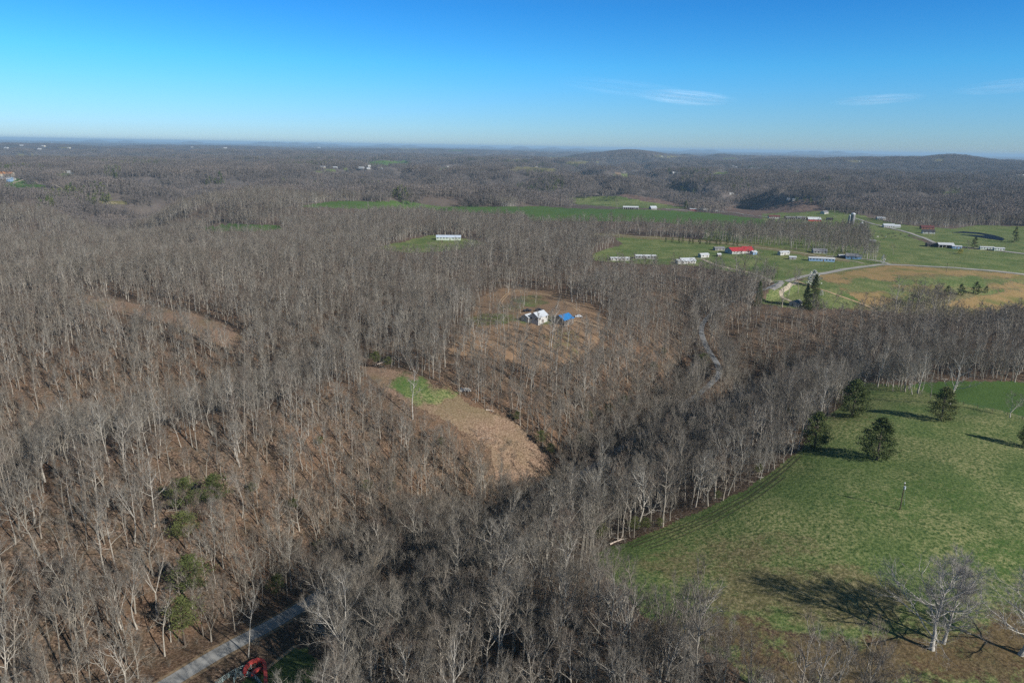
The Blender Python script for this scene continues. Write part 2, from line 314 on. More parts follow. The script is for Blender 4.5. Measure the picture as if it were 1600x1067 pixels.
def ground_material():
    m_, n, b = mat('ground_cover')
    g = n.nodes.new('ShaderNodeNewGeometry'); P = g.outputs['Position']
    n4 = noise(n, 0.35, 5, P); n1 = noise(n, 1.6, 4, P, 0.65); nb = noise(n, 0.045, 5, P); nf = noise(n, 0.012, 5, P); nl = noise(n, 0.0022, 6, P, .6)
    tuft = noise(n, 1.05, 4, P, .72)
    litter = ramp(n, n1, [(0.36, (0.030, 0.022, 0.016)), (0.5, (0.125, 0.085, 0.060)), (0.63, (0.29, 0.21, 0.15))])
    litter = mixc(n, ramp(n, n4, [(0.4, (0, 0, 0)), (0.7, (.75, .75, .75))]), litter, (0.10, 0.078, 0.052))
    litter = mixc(n, ramp(n, nb, [(0.48, (0, 0, 0)), (0.66, (.4, .4, .4))]), litter, (0.19, 0.105, 0.06))
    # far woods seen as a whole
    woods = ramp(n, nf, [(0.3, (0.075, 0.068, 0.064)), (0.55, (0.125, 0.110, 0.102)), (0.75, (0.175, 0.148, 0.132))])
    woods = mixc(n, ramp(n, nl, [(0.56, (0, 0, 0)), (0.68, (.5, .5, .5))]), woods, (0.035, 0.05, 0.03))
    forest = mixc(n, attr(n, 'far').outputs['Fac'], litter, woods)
    lit2 = mixc(n, 0.65, litter, (0.30, 0.20, 0.125))
    green = ramp(n, tuft, [(0.36, (0.042, 0.072, 0.025)), (0.48, (0.130, 0.170, 0.058)), (0.62, (0.32, 0.30, 0.145))])
    green = mixc(n, ramp(n, nb, [(0.40, (0.85, .85, .85)), (0.60, (0, 0, 0))]), green, ramp(n, tuft, [(0.35, (0.036, 0.074, 0.022)), (0.66, (0.155, 0.21, 0.070))]))
    crop = ramp(n, tuft, [(0.3, (0.045, 0.095, 0.026)), (0.7, (0.11, 0.175, 0.050))])
    crop = mixc(n, ramp(n, nf, [(0.4, (0, 0, 0)), (0.65, (.6, .6, .6))]), crop, (0.085, 0.135, 0.035))
    dry = ramp(n, tuft, [(0.34, (0.075, 0.075, 0.032)), (0.5, (0.16, 0.145, 0.07)), (0.66, (0.32, 0.27, 0.15))])
    dirt = ramp(n, n1, [(0.34, (0.115, 0.072, 0.048)), (0.5, (0.235, 0.158, 0.112)), (0.66, (0.39, 0.29, 0.21))])
    dirt = mixc(n, ramp(n, nb, [(0.45, (0, 0, 0)), (0.65, (.5, .5, .5))]), dirt, (0.14, 0.125, 0.06))
    stub = ramp(n, n1, [(0.34, (0.15, 0.12, 0.045)), (0.5, (0.30, 0.205, 0.095)), (0.66, (0.40, 0.29, 0.15))])
    stub = mixc(n, ramp(n, nb, [(0.5, (0, 0, 0)), (0.62, (.75, .75, .75))]), stub, (0.13, 0.15, 0.052))
    plow = ramp(n, n4, [(0.3, (0.11, 0.08, 0.068)), (0.7, (0.19, 0.135, 0.11))])
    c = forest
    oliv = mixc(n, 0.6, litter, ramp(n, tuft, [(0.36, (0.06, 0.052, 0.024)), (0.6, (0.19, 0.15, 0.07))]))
    gsum = math_(n, 'ADD', math_(n, 'ADD', attr(n, 'c_pasture').outputs['Fac'], attr(n, 'c_crop').outputs['Fac']), attr(n, 'c_dry').outputs['Fac'])
    jit = math_(n, 'MULTIPLY', math_(n, 'SUBTRACT', mixc(n, 0.5, n4, n1), 0.5), 2.0)
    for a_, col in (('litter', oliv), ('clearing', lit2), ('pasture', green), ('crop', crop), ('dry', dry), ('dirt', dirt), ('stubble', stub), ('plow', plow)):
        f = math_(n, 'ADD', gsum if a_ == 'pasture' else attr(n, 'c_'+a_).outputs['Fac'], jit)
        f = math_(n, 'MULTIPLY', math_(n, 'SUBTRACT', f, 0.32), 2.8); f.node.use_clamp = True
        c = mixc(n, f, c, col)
    n.links.new(c, b.inputs['Base Color']); b.inputs['Roughness'].default_value = 1.0; b.inputs['Specular IOR Level'].default_value = 0.05
    bp = n.nodes.new('ShaderNodeBump'); bp.inputs['Strength'].default_value = 0.9; bp.inputs['Distance'].default_value = 0.35
    n.links.new(mixc(n, 0.5, tuft, n1), bp.inputs['Height'])
    # far tree canopy relief
    bp2 = n.nodes.new('ShaderNodeBump'); bp2.inputs['Strength'].default_value = 1.0
    n.links.new(math_(n, 'MULTIPLY', math_(n, 'POWER', attr(n, 'far').outputs['Fac'], 3.0), 14.0), bp2.inputs['Distance'])
    n.links.new(noise(n, 0.03, 3, P), bp2.inputs['Height']); n.links.new(bp.outputs[0], bp2.inputs['Normal']); n.links.new(bp2.outputs[0], b.inputs['Normal'])
    return m_
M_GROUND = ground_material()

def mesh_np(name, V, Fq, mats, matidx=None, smooth=False, parent=None, attrs=None, link=True):
    me = bpy.data.meshes.new(name)
    V = np.asarray(V, np.float32); Fq = np.asarray(Fq, np.int32); k = Fq.shape[1]
    me.vertices.add(len(V)); me.vertices.foreach_set('co', V.ravel())
    me.loops.add(Fq.size); me.loops.foreach_set('vertex_index', Fq.ravel())
    me.polygons.add(len(Fq)); me.polygons.foreach_set('loop_start', np.arange(0, Fq.size, k, dtype=np.int32))
    if matidx is not None: me.polygons.foreach_set('material_index', np.asarray(matidx, np.int32))
    if smooth: me.polygons.foreach_set('use_smooth', np.ones(len(Fq), bool))
    for mm in mats: me.materials.append(mm)
    if attrs:
        for an, av in attrs.items():
            a_ = me.attributes.new(an, 'FLOAT', 'POINT'); a_.data.foreach_set('value', np.asarray(av, np.float32))
    me.update(calc_edges=True)
    if not link: return me
    o = bpy.data.objects.new(name, me); COL.objects.link(o)
    if parent: o.parent = parent
    return o

# ground mesh, cut into the sheets people would name (shared borders, no overlap)
VP = np.stack([GX.ravel(), GY.ravel(), GZ.ravel()], 1)
MASK, GPX, GPY = cover_masks(VP)
rr_ = np.hypot(VP[:, 0], VP[:, 1])
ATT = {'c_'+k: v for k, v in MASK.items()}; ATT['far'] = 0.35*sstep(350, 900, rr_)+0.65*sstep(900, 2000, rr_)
ii, jj = np.meshgrid(np.arange(NR-1), np.arange(NA), indexing='ij'); j2 = (jj+1) % NA
FQ = np.stack([ii*NA+jj, ii*NA+j2, (ii+1)*NA+j2, (ii+1)*NA+jj], -1).reshape(-1, 4)[:, ::-1]
fr = rr_[FQ[:, 0]]
zone = np.zeros(len(FQ), int)
zone[fr > 1500] = 1
fx = GPX[FQ].mean(1); fy = GPY[FQ].mean(1)
inm = inpoly(fx, fy, MEADOW) & (fr < 600); zone[inm] = 2
inm = inpoly(fx, fy, MEADOW2) & (fr < 700); zone[inm] = 3
def sheet(name, sel, props):
    f = FQ[sel]; u, inv = np.unique(f, return_inverse=True)
    o = mesh_np(name, VP[u], inv.reshape(-1, 4), [M_GROUND], smooth=True, attrs={k: v[u] for k, v in ATT.items()})
    for k, v in props.items(): o[k] = v
    return o
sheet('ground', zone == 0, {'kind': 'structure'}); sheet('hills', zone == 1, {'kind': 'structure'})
sheet('meadow', zone == 2, {'kind': 'structure'}); sheet('field', zone == 3, {'kind': 'structure'})
# cap under the camera
# ------------------------------------------------------------------ roads and paths
M_ASPH = simple('worn_asphalt', (0.33, 0.33, 0.32), 0.2, 0.35)
M_ROADF = simple('pale_chip_road', (0.36, 0.34, 0.31), 0.15, 0.1)
M_GRAVEL = simple('gravel', (0.42, 0.36, 0.27), 0.2, 0.6)
M_CLAY = simple('pale_clay_track', (0.48, 0.34, 0.21), 0.2, 0.6)
def tag(o, label=None, cat=None, group=None, kind=None):
    for k, v in (('label', label), ('category', cat), ('group', group), ('kind', kind)):
        if v: o[k] = v
    return o
def strip(name, pts, width, mt, off=0.06, offs=(0,), camber=0.0, crossn=3):
    """draped road: pts are ground points (x, y)"""
    P = np.array(pts, float)[:, :2]; seg = np.hypot(*np.diff(P, axis=0).T); s = np.concatenate([[0], np.cumsum(seg)])
    step = 2.0 if s[-1] < 600 else 4.0
    t = np.linspace(0, s[-1], max(3, int(s[-1]/step))); X = np.interp(t, s, P[:, 0]); Y = np.interp(t, s, P[:, 1])
    dx = np.gradient(X); dy = np.gradient(Y); L = np.hypot(dx, dy)+1e-9; nx, ny = -dy/L, dx/L
    V = []; Fa = []; b = 0
    for o_ in offs:
        wob = 1+0.10*(fbm(t/9, t*0+o_*3, 33, 2)-.5)
        for k in range(len(t)):
            for c in range(crossn):
                q = (c/(crossn-1)-.5)*width*wob[k]+o_; x = X[k]+nx[k]*q; y = Y[k]+ny[k]*q
                V.append((x, y, 0))
        for k in range(len(t)-1):
            for c in range(crossn-1):
                a = b+k*crossn+c; Fa.append((a, a+1, a+1+crossn, a+crossn))
        b = len(V)
    V = np.array(V); V[:, 2] = Hm(V[:, 0], V[:, 1])+off
    # make the faces look up
    a, b_, c = V[list(Fa[0][:3])]
    if np.cross(b_-a, c-a)[2] < 0: Fa = [f[::-1] for f in Fa]
    o = mesh_np(name, V, Fa, [mt], smooth=True); o['kind'] = 'structure'; return o
def gl(px, n=5): return smooth_line([tuple(at(a, b))[:2] for a, b in px], n)
KR = int(np.argmin([abs(p[1]-195) for p in ROAD]))
strip('road', ROAD[:KR+1], 4.4, M_ASPH, 0.08, crossn=5)
strip('road', ROAD[KR:], 3.5, simple('shaded_asphalt', (0.24, 0.245, 0.25), .25, .5), 0.08, crossn=5)  # far stretch of the same asphalt, its shade put into a darker colour
strip('verge', [(p[0], p[1]) for p in ROAD[:40]], 6.4, simple('verge_gravel', (0.26, 0.19, 0.12), .3, .8), 0.03, crossn=5)
strip('road', gl([(1216,440),(1245,435),(1290,427),(1335,419),(1372,414),(1392,414),(1440,416),(1520,421),(1600,429),(1760,440)]), 6.0, M_ROADF, .25)
strip('road', gl([(1390,413),(1376,409),(1335,404),(1290,400)]), 4.0, M_ROADF, .25)
strip('road', gl([(1330,339),(1345,344),(1372,352),(1400,359),(1440,371),(1468,382),(1500,386),(1550,391),(1620,399),(1760,412)]), 5.5, M_ROADF, .4)
strip('road', gl([(1040,327),(1100,331),(1150,333),(1200,340),(1260,343)]), 4.5, M_ROADF, .5)
strip('driveway', gl([(1078,404),(1096,405),(1106,409),(1122,415),(1150,422),(1185,430),(1216,439)]), 4.0, M_GRAVEL, .2)
strip('driveway', gl([(1222,441),(1216,447),(1206,452)]), 4.5, M_ROADF, .16)
strip('driveway', gl([(1246,440),(1232,448),(1221,456),(1222,464),(1234,470),(1242,474)]), 3.0, M_GRAVEL, .16)
strip('path', gl([(958,367),(1000,370),(1060,374),(1110,379),(1160,384),(1210,390),(1270,399),(1330,408),(1350,412)]), 3.0, M_GRAVEL, .2)
strip('track', gl([(905,486),(890,475),(865,464),(830,457),(806,455),(794,459),(786,467),(782,474),(788,481),(803,487),(818,490)]), 0.8, M_CLAY, .08, offs=(-.95, .95))
strip('path', gl([(892,500),(915,505),(940,512)]), 2.0, M_CLAY, .07)
strip('path', gl([(20,286),(60,288),(90,292),(120,293),(160,295)]), 5, M_GRAVEL, .8)
strip('path', gl([(415,1046),(432,1032),(450,1018),(462,1008)]), 1.0, M_CLAY, .06)
strip('path', gl([(1240,437),(1262,446),(1300,458),(1350,476),(1372,488)]), 2.2, M_CLAY, .12)
M_RUT = simple('worn_grass', (0.075, 0.078, 0.036), .3, .5)
strip('track', gl([(985,853),(1040,832),(1095,812),(1150,784),(1195,755),(1225,733),(1248,712)]), 0.5, M_RUT, .04, offs=(-.9, .9))
strip('track', gl([(1010,856),(1070,832),(1125,808),(1180,776),(1222,745)]), 0.4, M_RUT, .04, offs=(-.9, .9))
def fill(name, pxpoly, mt, lift):
    P = [at(a, b) for a, b in pxpoly]; z = max(p.z for p in P)+lift; n = len(P)
    V = [(p.x, p.y, z) for p in P]+[(p.x, p.y, z-6) for p in P]
    me = bpy.data.meshes.new(name); me.from_pydata(V, [], [tuple(range(n))]+[(i+n, (i+1) % n+n, (i+1) % n, i) for i in range(n)]); me.materials.append(mt)
    o = bpy.data.objects.new(name, me); COL.objects.link(o); o['kind'] = 'structure'; return o
mw, n_, b_ = mat('pond_water'); b_.inputs['Base Color'].default_value = (0.006, 0.011, 0.020, 1); b_.inputs['Roughness'].default_value = .65; b_.inputs['Specular IOR Level'].default_value = .05
nn = noise(n_, 2.0, 2); bp = n_.nodes.new('ShaderNodeBump'); bp.inputs['Strength'].default_value = .15; n_.links.new(nn, bp.inputs['Height']); n_.links.new(bp.outputs[0], b_.inputs['Normal'])
fill('water', [(1486,363.5),(1505,362.6),(1530,364.5),(1552,368),(1572,373),(1566,376.5),(1545,373.5),(1520,369.5),(1500,367)], mw, -.1)
NOTREE = []
for x_, y_, r_ in [(838, 500, 11), (879, 503, 9), (700, 374, 24), (1160, 392, 26)]:
    p = at(x_, y_); NOTREE.append((p.x, p.y, r_))

# ------------------------------------------------------------------ trees
def bark_mat(name, stops, sat_noise=3.0):
    m_, n, b = mat(name)
    oi = n.nodes.new('ShaderNodeObjectInfo')
    c = ramp(n, oi.outputs['Random'], stops)
    tc = n.nodes.new('ShaderNodeTexCoord')
    f = noise(n, sat_noise, 3, tc.outputs['Object'])
    c = mixc(n, 1.0, c, ramp(n, f, [(0.3, (.62, .62, .62)), (0.65, (1.15, 1.12, 1.08))]), 'MULTIPLY')
    n.links.new(c, b.inputs['Base Color']); b.inputs['Roughness'].default_value = 0.95; b.inputs['Specular IOR Level'].default_value = 0.1
    return m_
M_BARK = bark_mat('pale_bark', [(0.0, (0.22, 0.20, 0.17)), (0.4, (0.31, 0.29, 0.25)), (0.75, (0.44, 0.415, 0.37)), (1.0, (0.27, 0.235, 0.19))])
M_BARKF = bark_mat('distant_bark', [(0.0, (0.20, 0.18, 0.165)), (1.0, (0.30, 0.275, 0.25))])
M_TWIGF = bark_mat('distant_twigs', [(0.0, (0.13, 0.118, 0.112)), (0.5, (0.175, 0.157, 0.146)), (1.0, (0.22, 0.19, 0.172))])
M_TWIG = bark_mat('twigs', [(0.0, (0.135, 0.117, 0.098)), (0.35, (0.195, 0.175, 0.148)), (0.7, (0.25, 0.232, 0.20)), (1.0, (0.165, 0.125, 0.10))])
M_BARKO = bark_mat('oak_bark', [(0.0, (0.42, 0.40, 0.36)), (1.0, (0.5, 0.48, 0.44))])
M_LEAF = bark_mat('evergreen_needles', [(0.0, (0.085, 0.115, 0.042)), (0.5, (0.12, 0.145, 0.055)), (1.0, (0.16, 0.175, 0.070))], 1.2)
M_PINE = bark_mat('pine_needles', [(0.0, (0.075, 0.098, 0.034)), (1.0, (0.13, 0.15, 0.055))], 1.2)
M_TWIGO = bark_mat('oak_twigs', [(0.0, (0.27, 0.25, 0.235)), (1.0, (0.33, 0.31, 0.29))])
M_BLOOM = simple('blossom', (0.62, 0.62, 0.56), 0.15, 2)
M_DBARK = simple('dark_bark', (0.12, 0.095, 0.075), .25, 4)

class TB:
    def __init__(s, seed): s.V = []; s.F = []; s.M = []; s.r = random.Random(seed)
    def frame(s, d):
        a = Vector((0, 0, 1)) if abs(d.z) < 0.9 else Vector((1, 0, 0))
        x = d.cross(a).normalized(); return x, d.cross(x).normalized()
    def tube(s, pts, rad, sides, mt):
        base = len(s.V); n = len(pts)
        for i, p in enumerate(pts):
            d = (pts[min(i+1, n-1)]-pts[max(i-1, 0)]).normalized(); x, y = s.frame(d)
            for k in range(sides):
                a = 2*math.pi*k/sides; s.V.append(p+(x*math.cos(a)+y*math.sin(a))*rad[i])
        for i in range(n-1):
            for k in range(sides):
                a = base+i*sides+k; b = base+i*sides+(k+1) % sides
                s.F.append((a, b, b+sides)); s.M.append(mt); s.F.append((a, b+sides, a+sides)); s.M.append(mt)
    def ribbon(s, p, q, w, mt):
        d = q-p
        x = Vector((s.r.gauss(0, 1), s.r.gauss(0, 1), s.r.gauss(0, 1))).cross(d)
        if x.length < 1e-6: return
        x = x.normalized()*w*0.5; b = len(s.V)
        s.V += [p-x, p+x, q]; s.F.append((b, b+1, b+2)); s.M.append(mt)
    def path(s, p, d, L, n, jit, trop):
        pts = [p.copy()]; d = d.normalized()
        for _ in range(n):
            d = (d+Vector((s.r.gauss(0, jit), s.r.gauss(0, jit), s.r.gauss(0, jit*0.6)+trop))).normalized()
            p = p+d*(L/n); pts.append(p.copy())
        return pts, d
    def off(s, d, ang, a=None):
        x, y = s.frame(d); a = s.r.uniform(0, 2*math.pi) if a is None else a
        return (d*math.cos(ang)+(x*math.cos(a)+y*math.sin(a))*math.sin(ang)).normalized()
def sample(pts, t):
    n = len(pts)-1; f = min(t*n, n-1e-4); i = int(f); return pts[i].lerp(pts[i+1], f-i), (pts[i+1]-pts[i]).normalized()

KIND = {
 'tall':    dict(H=23, clear=.42, r=.24, nl=12, L=7.0, a=(62, 24), trop=.13, lean=.03, fork=0),
 'slender': dict(H=21, clear=.50, r=.17, nl=9, L=4.4, a=(52, 24), trop=.14, lean=.05, fork=0),
 'forked':  dict(H=22, clear=.36, r=.29, nl=7, L=6.4, a=(52, 26), trop=.13, lean=.04, fork=2),
 'spread':  dict(H=20, clear=.24, r=.33, nl=14, L=9.6, a=(66, 24), trop=.12, lean=.03, fork=0),
 'vase':    dict(H=19, clear=.20, r=.29, nl=7, L=7.0, a=(46, 26), trop=.12, lean=.04, fork=3),
 'leaning': dict(H=21, clear=.40, r=.23, nl=10, L=6.0, a=(56, 26), trop=.13, lean=.17, fork=0),
 'young':   dict(H=12, clear=.20, r=.09, nl=10, L=3.6, a=(48, 24), trop=.12, lean=.05, fork=0),
 'oak':     dict(H=18, clear=.16, r=.40, nl=22, L=11, a=(74, 30), trop=.11, lean=.0, fork=0),
}
def bare_tree(kind, seed, det):
    K = KIND[kind]; t = TB(seed); rn = t.r
    H = K['H']*rn.uniform(.92, 1.08)
    # det 2 = near, 1 = middle, 0 = far
    n2 = {2: 5, 1: 2, 0: 0}[det]; n3 = {2: 3, 1: 0, 0: 0}[det]; ntw = {2: 4, 1: 9, 0: 4}[det]
    if kind in ('oak',) and det == 2: n2, n3, ntw = 9, 5, 8
    tw = {2: .026, 1: .068, 0: .20}[det]
    if kind == 'oak': tw = .021
    def twigs(pts, r, k, Lt):
        for _ in range(k):
            p, d = sample(pts, rn.uniform(.25, 1)); e = t.off(d, R(rn.uniform(12, 55))); e.z += .25
            t.ribbon(p, p+e*Lt*rn.uniform(.6, 1.3), tw*rn.uniform(.8, 1.4), 1)
    def limb(p, d, L, r, lev):
        jit = .16 if lev == 1 else .2
        nseg = {2: (6, 4, 3), 1: (3, 2, 2), 0: (2, 2, 2)}[det][min(lev-1, 2)]
        pts, de = t.path(p, d, L, nseg, jit, K['trop'])
        rads = [r*(1-.85*i/nseg) for i in range(nseg+1)]
        if det == 2 and lev <= 2 or det == 1 and lev == 1:
            t.tube(pts, rads, 4 if lev == 1 and det == 2 else 3, 0)
        else:
            for a, b_ in zip(pts, pts[1:]): t.ribbon(a, b_+(b_-a)*.15, max(r*1.6, tw), 0 if lev == 1 else 1)
        if lev == 1:
            for _ in range(n2):
                u = rn.uniform(.2, .98); q, e = sample(pts, u)
                limb(q, t.off(e, R(rn.uniform(22, 52))), L*rn.uniform(.30, .52)*(1.15-.4*u), r*.48, 2)
            twigs(pts, r, ntw+3 if det else ntw*2, L*.22+.5)
        elif lev == 2:
            for _ in range(n3):
                u = rn.uniform(.15, .98); q, e = sample(pts, u)
                limb(q, t.off(e, R(rn.uniform(20, 50))), L*rn.uniform(.35, .55), .022, 3)
            twigs(pts, r, ntw, 1.15 if det == 2 else 1.6)
        else:
            twigs(pts, r, ntw, .95)
    def stem(p, d, L, r, clear, nl, top):
        nseg = {2: 9, 1: 4, 0: 2}[det]
        pts, de = t.path(p, d, L, nseg, .055, .03)
        rads = [r*(1.25 if i == 0 and p.z < 1 else 1)*(1-(.90 if top else .5)*(i/nseg)**(.75 if kind == 'oak' else 1.1)) for i in range(nseg+1)]
        t.tube(pts, rads, {2: 6, 1: 4, 0: 3}[det], 0)
        for i in range(nl):
            u = clear+(1-clear)*((i+rn.uniform(.1, .9))/nl)*.97
            q, e = sample(pts, u); v = (u-clear)/(1-clear+1e-6)
            ang = R(K['a'][0]*(1-v)+K['a'][1]*v+rn.uniform(-8, 8))
            limb(q, t.off(e, ang, i*2.4+rn.uniform(-.5, .5)), K['L']*(1-.6*v)*rn.uniform(.6, 1.15), r*(.48-.22*v)*(.72 if kind == 'oak' else 1), 1)
        return pts, rads
    a = rn.uniform(0, 6.28)
    d0 = Vector((math.cos(a)*K['lean'], math.sin(a)*K['lean'], 1)).normalized()
    p0 = Vector((0, 0, -.4))
    if K['fork']:
        Lb = H*K['clear']; pts, rads = stem(p0, d0, Lb, K['r'], .8, 0, False)
        for k in range(K['fork']+ (1 if kind == 'forked' else 0)):
            e = t.off(d0, R(rn.uniform(12, 27))); stem(pts[-1], e, (H-Lb)*rn.uniform(.88, 1.02), rads[-1]*.8, .12, K['nl'], True)
    else: stem(p0, d0, H, K['r'], K['clear'], K['nl'], True)
    return t
def far_tree(seed):
    t = TB(seed); rn = t.r; H = rn.uniform(15, 20); Rr = rn.uniform(2.2, 3.8); cz = H*.68; hz = H*.36
    t.tube([Vector((0, 0, -.5)), Vector((rn.gauss(0, .3), rn.gauss(0, .3), H*.8))], [.26, .14], 3, 0)
    for k in range(34):
        z = rn.uniform(-.75, 1); a = rn.uniform(0, 6.28); q = math.sqrt(max(0, 1-z*z)); n_ = Vector((q*math.cos(a), q*math.sin(a), z)); c = Vector((n_.x*Rr, n_.y*Rr, cz+n_.z*hz))*1.0
        c = Vector((c.x*rn.uniform(.6, 1.1), c.y*rn.uniform(.6, 1.1), c.z)); n_ = (n_+Vector((rn.gauss(0, .35), rn.gauss(0, .35), rn.gauss(0, .35)))).normalized(); x, y = t.frame(n_); s_ = rn.uniform(.5, 1.0); b = len(t.V); r0_ = rn.uniform(0, 6.28)
        for j in range(3): t.V.append(c+(x*math.cos(r0_+j*2.09)+y*math.sin(r0_+j*2.09))*s_*(1.5 if j == 0 else .8))
        t.F.append((b, b+1, b+2)); t.M.append(1)
    return t
def tb_mesh(name, t, mats, sel=None, link=False):
    V = np.array([tuple(v) for v in t.V]); Fa = np.array(t.F); Mi = np.array(t.M)
    if sel is not None:
        k = Mi == sel; Fa = Fa[k]; u, inv = np.unique(Fa, return_inverse=True); V = V[u]; Fa = inv.reshape(-1, 3); Mi = None
    return mesh_np(name, V, Fa, mats, Mi, link=link)

def evergreen(seed, kind, det):
    t = TB(seed); rn = t.r
    if kind == 'cedar': H, Rm, base = 12.5, 3.5, .02
    elif kind == 'spruce': H, Rm, base = 17, 4.0, .03
    elif kind == 'cedar': pass
    else: H, Rm, base = 15, 3.2, .38                    # pine
    t.tube([Vector((0, 0, -.4)), Vector((rn.gauss(0, .1), rn.gauss(0, .1), H*.5)), Vector((0, 0, H*.95))], [.26, .17, .03], 5 if det == 2 else 3, 0)
    nb = ({2: 170, 1: 50, 0: 14} if kind != 'pine' else {2: 70, 1: 30, 0: 14})[det]; nl = {2: 46, 1: 12, 0: 7}[det]; ls = {2: .20, 1: .55, 0: 1.1}[det]
    for i in range(nb):
        u = (i+rn.random())/nb; z = H*(base+(1-base)*u)
        if kind == 'cedar': rad = Rm*min(1, (u*5+.45))*(1-u**1.9)**.75
        elif kind == 'spruce': rad = Rm*(1-u)**.85*(1 if u > .04 else .7)
        else: rad = Rm*math.sin(math.pi*min(.98, .22+u*.78))**.7*(.45+1.0*rn.random())
        rad *= rn.uniform(.62, 1.2) if kind == 'cedar' else rn.uniform(.72, 1.14); a = rn.uniform(0, 6.283)
        tip = Vector((math.cos(a)*rad, math.sin(a)*rad, z+(rad*(.35 if kind != 'spruce' else -.12))))
        root = Vector((0, 0, z-.2)); L = tip-root
        if det: t.ribbon(root, tip, .09, 0)
        for k in range(nl):
            f = rn.uniform(.62, 1.05) if kind == 'cedar' and det else rn.uniform(.35, 1.04); c = root+L*f+Vector((rn.gauss(0, 1), rn.gauss(0, 1), rn.gauss(0, .7)))*(.36+.1*rad*(1 if det else 1.2))*(.62 if kind == 'cedar' else .7)
            e = (L.normalized()+Vector((rn.gauss(0, .7), rn.gauss(0, .7), rn.gauss(0, .5)+.35))).normalized()
            t.ribbon(c-e*ls*.5, c+e*ls*rn.uniform(.8, 1.8), ls*rn.uniform(.7, 1.3), 1)
    return t
def bush(seed, det):
    t = TB(seed); rn = t.r; H = rn.uniform(2.2, 4.2)
    for i in range(9 if det else 5):
        a = rn.uniform(0, 6.28); d = Vector((math.cos(a)*rn.uniform(.1, .6), math.sin(a)*rn.uniform(.1, .6), 1))
        p = Vector((rn.gauss(0, .5), rn.gauss(0, .5), -.1))
        pts, _ = t.path(p, d, H*rn.uniform(.6, 1.1), 3, .15, .05)
        for q, w in zip(pts, pts[1:]): t.ribbon(q, w+(w-q)*.1, .05 if det else .12, 0)
        for k in range(14 if det else 5):
            q, e = sample(pts, rn.uniform(.2, 1)); f = t.off(e, R(rn.uniform(20, 60))); t.ribbon(q, q+f*rn.uniform(.5, 1.2), .03 if det else .1, 1)
    return t
def patch(seed, rad, n):
    t = TB(seed); rn = t.r
    for i in range(n):
        a = rn.uniform(0, 6.28); r_ = rad*math.sqrt(rn.random()); x, y = r_*math.cos(a), r_*math.sin(a)
        s_ = far_tree(seed*100+i); sc_ = rn.uniform(.75, 1.1); b = len(t.V)
        ca, sa = math.cos(a*7), math.sin(a*7)
        for v in s_.V: t.V.append(Vector((x+(v.x*ca-v.y*sa)*sc_, y+(v.x*sa+v.y*ca)*sc_, v.z*sc_)))
        for f in s_.F: t.F.append(tuple(q+b for q in f))
        t.M += s_.M
    return t

def sticks(seed):
    t = TB(seed); rn = t.r
    for i in range(9):
        a = rn.uniform(0, 6.28); p = Vector((rn.gauss(0, 1.6), rn.gauss(0, 1.6), .06)); L = rn.uniform(.8, 4.5); q = p+Vector((math.cos(a)*L, math.sin(a)*L, rn.uniform(0, .35)))
        t.tube([p, q], [rn.uniform(.04, .12), .02], 4, 0)
    return t
LIB = bpy.data.collections.new('library')       # source meshes the woods are grown from (not in the scene)
VARS = []
def lib(name, me):
    o = bpy.data.objects.new('v%03d_%s' % (len(VARS), name), me); LIB.objects.link(o); VARS.append(o); return len(VARS)-1
NEARK = ['tall', 'tall', 'tall', 'slender', 'slender', 'forked', 'forked', 'spread', 'spread', 'vase', 'leaning', 'young', 'young']
NEAR = []; NEAR_PARTS = []
for i, k in enumerate(NEARK):
    t = bare_tree(k, 40+i, 2)
    NEAR.append(lib(k, tb_mesh('near_'+k, t, [M_BARK, M_TWIG])))
    NEAR_PARTS.append((k, tb_mesh('trunk', t, [M_BARK], 0), tb_mesh('crown', t, [M_TWIG], 1)))
MID = [lib('m'+k, tb_mesh('mid_'+k, bare_tree(k, 140+i, 1), [M_BARK, M_TWIG])) for i, k in enumerate(['tall', 'tall', 'slender', 'slender', 'forked', 'spread', 'leaning', 'tall'])]
FARP = [lib('patch', tb_mesh('patch', patch(7+i, 30, 72), [M_BARKF, M_TWIGF])) for i in range(4)]
EV2 = [lib('e', tb_mesh('pine', evergreen(70+i, 'pine', 1), [M_DBARK, M_PINE])) for i in range(2)]
EV0 = [lib('e', tb_mesh('cedar', evergreen(80+i, 'cedar', 0), [M_DBARK, M_LEAF])) for i in range(2)]
BU = [lib('b', tb_mesh('bush', bush(90+i, 1), [M_TWIG, M_TWIG])) for i in range(3)]+[lib('s', tb_mesh('sticks', sticks(97), [M_BARK, M_TWIG]))]
BU0 = [lib('b', tb_mesh('bush', bush(95+i, 0), [M_TWIG, M_TWIG])) for i in range(2)]

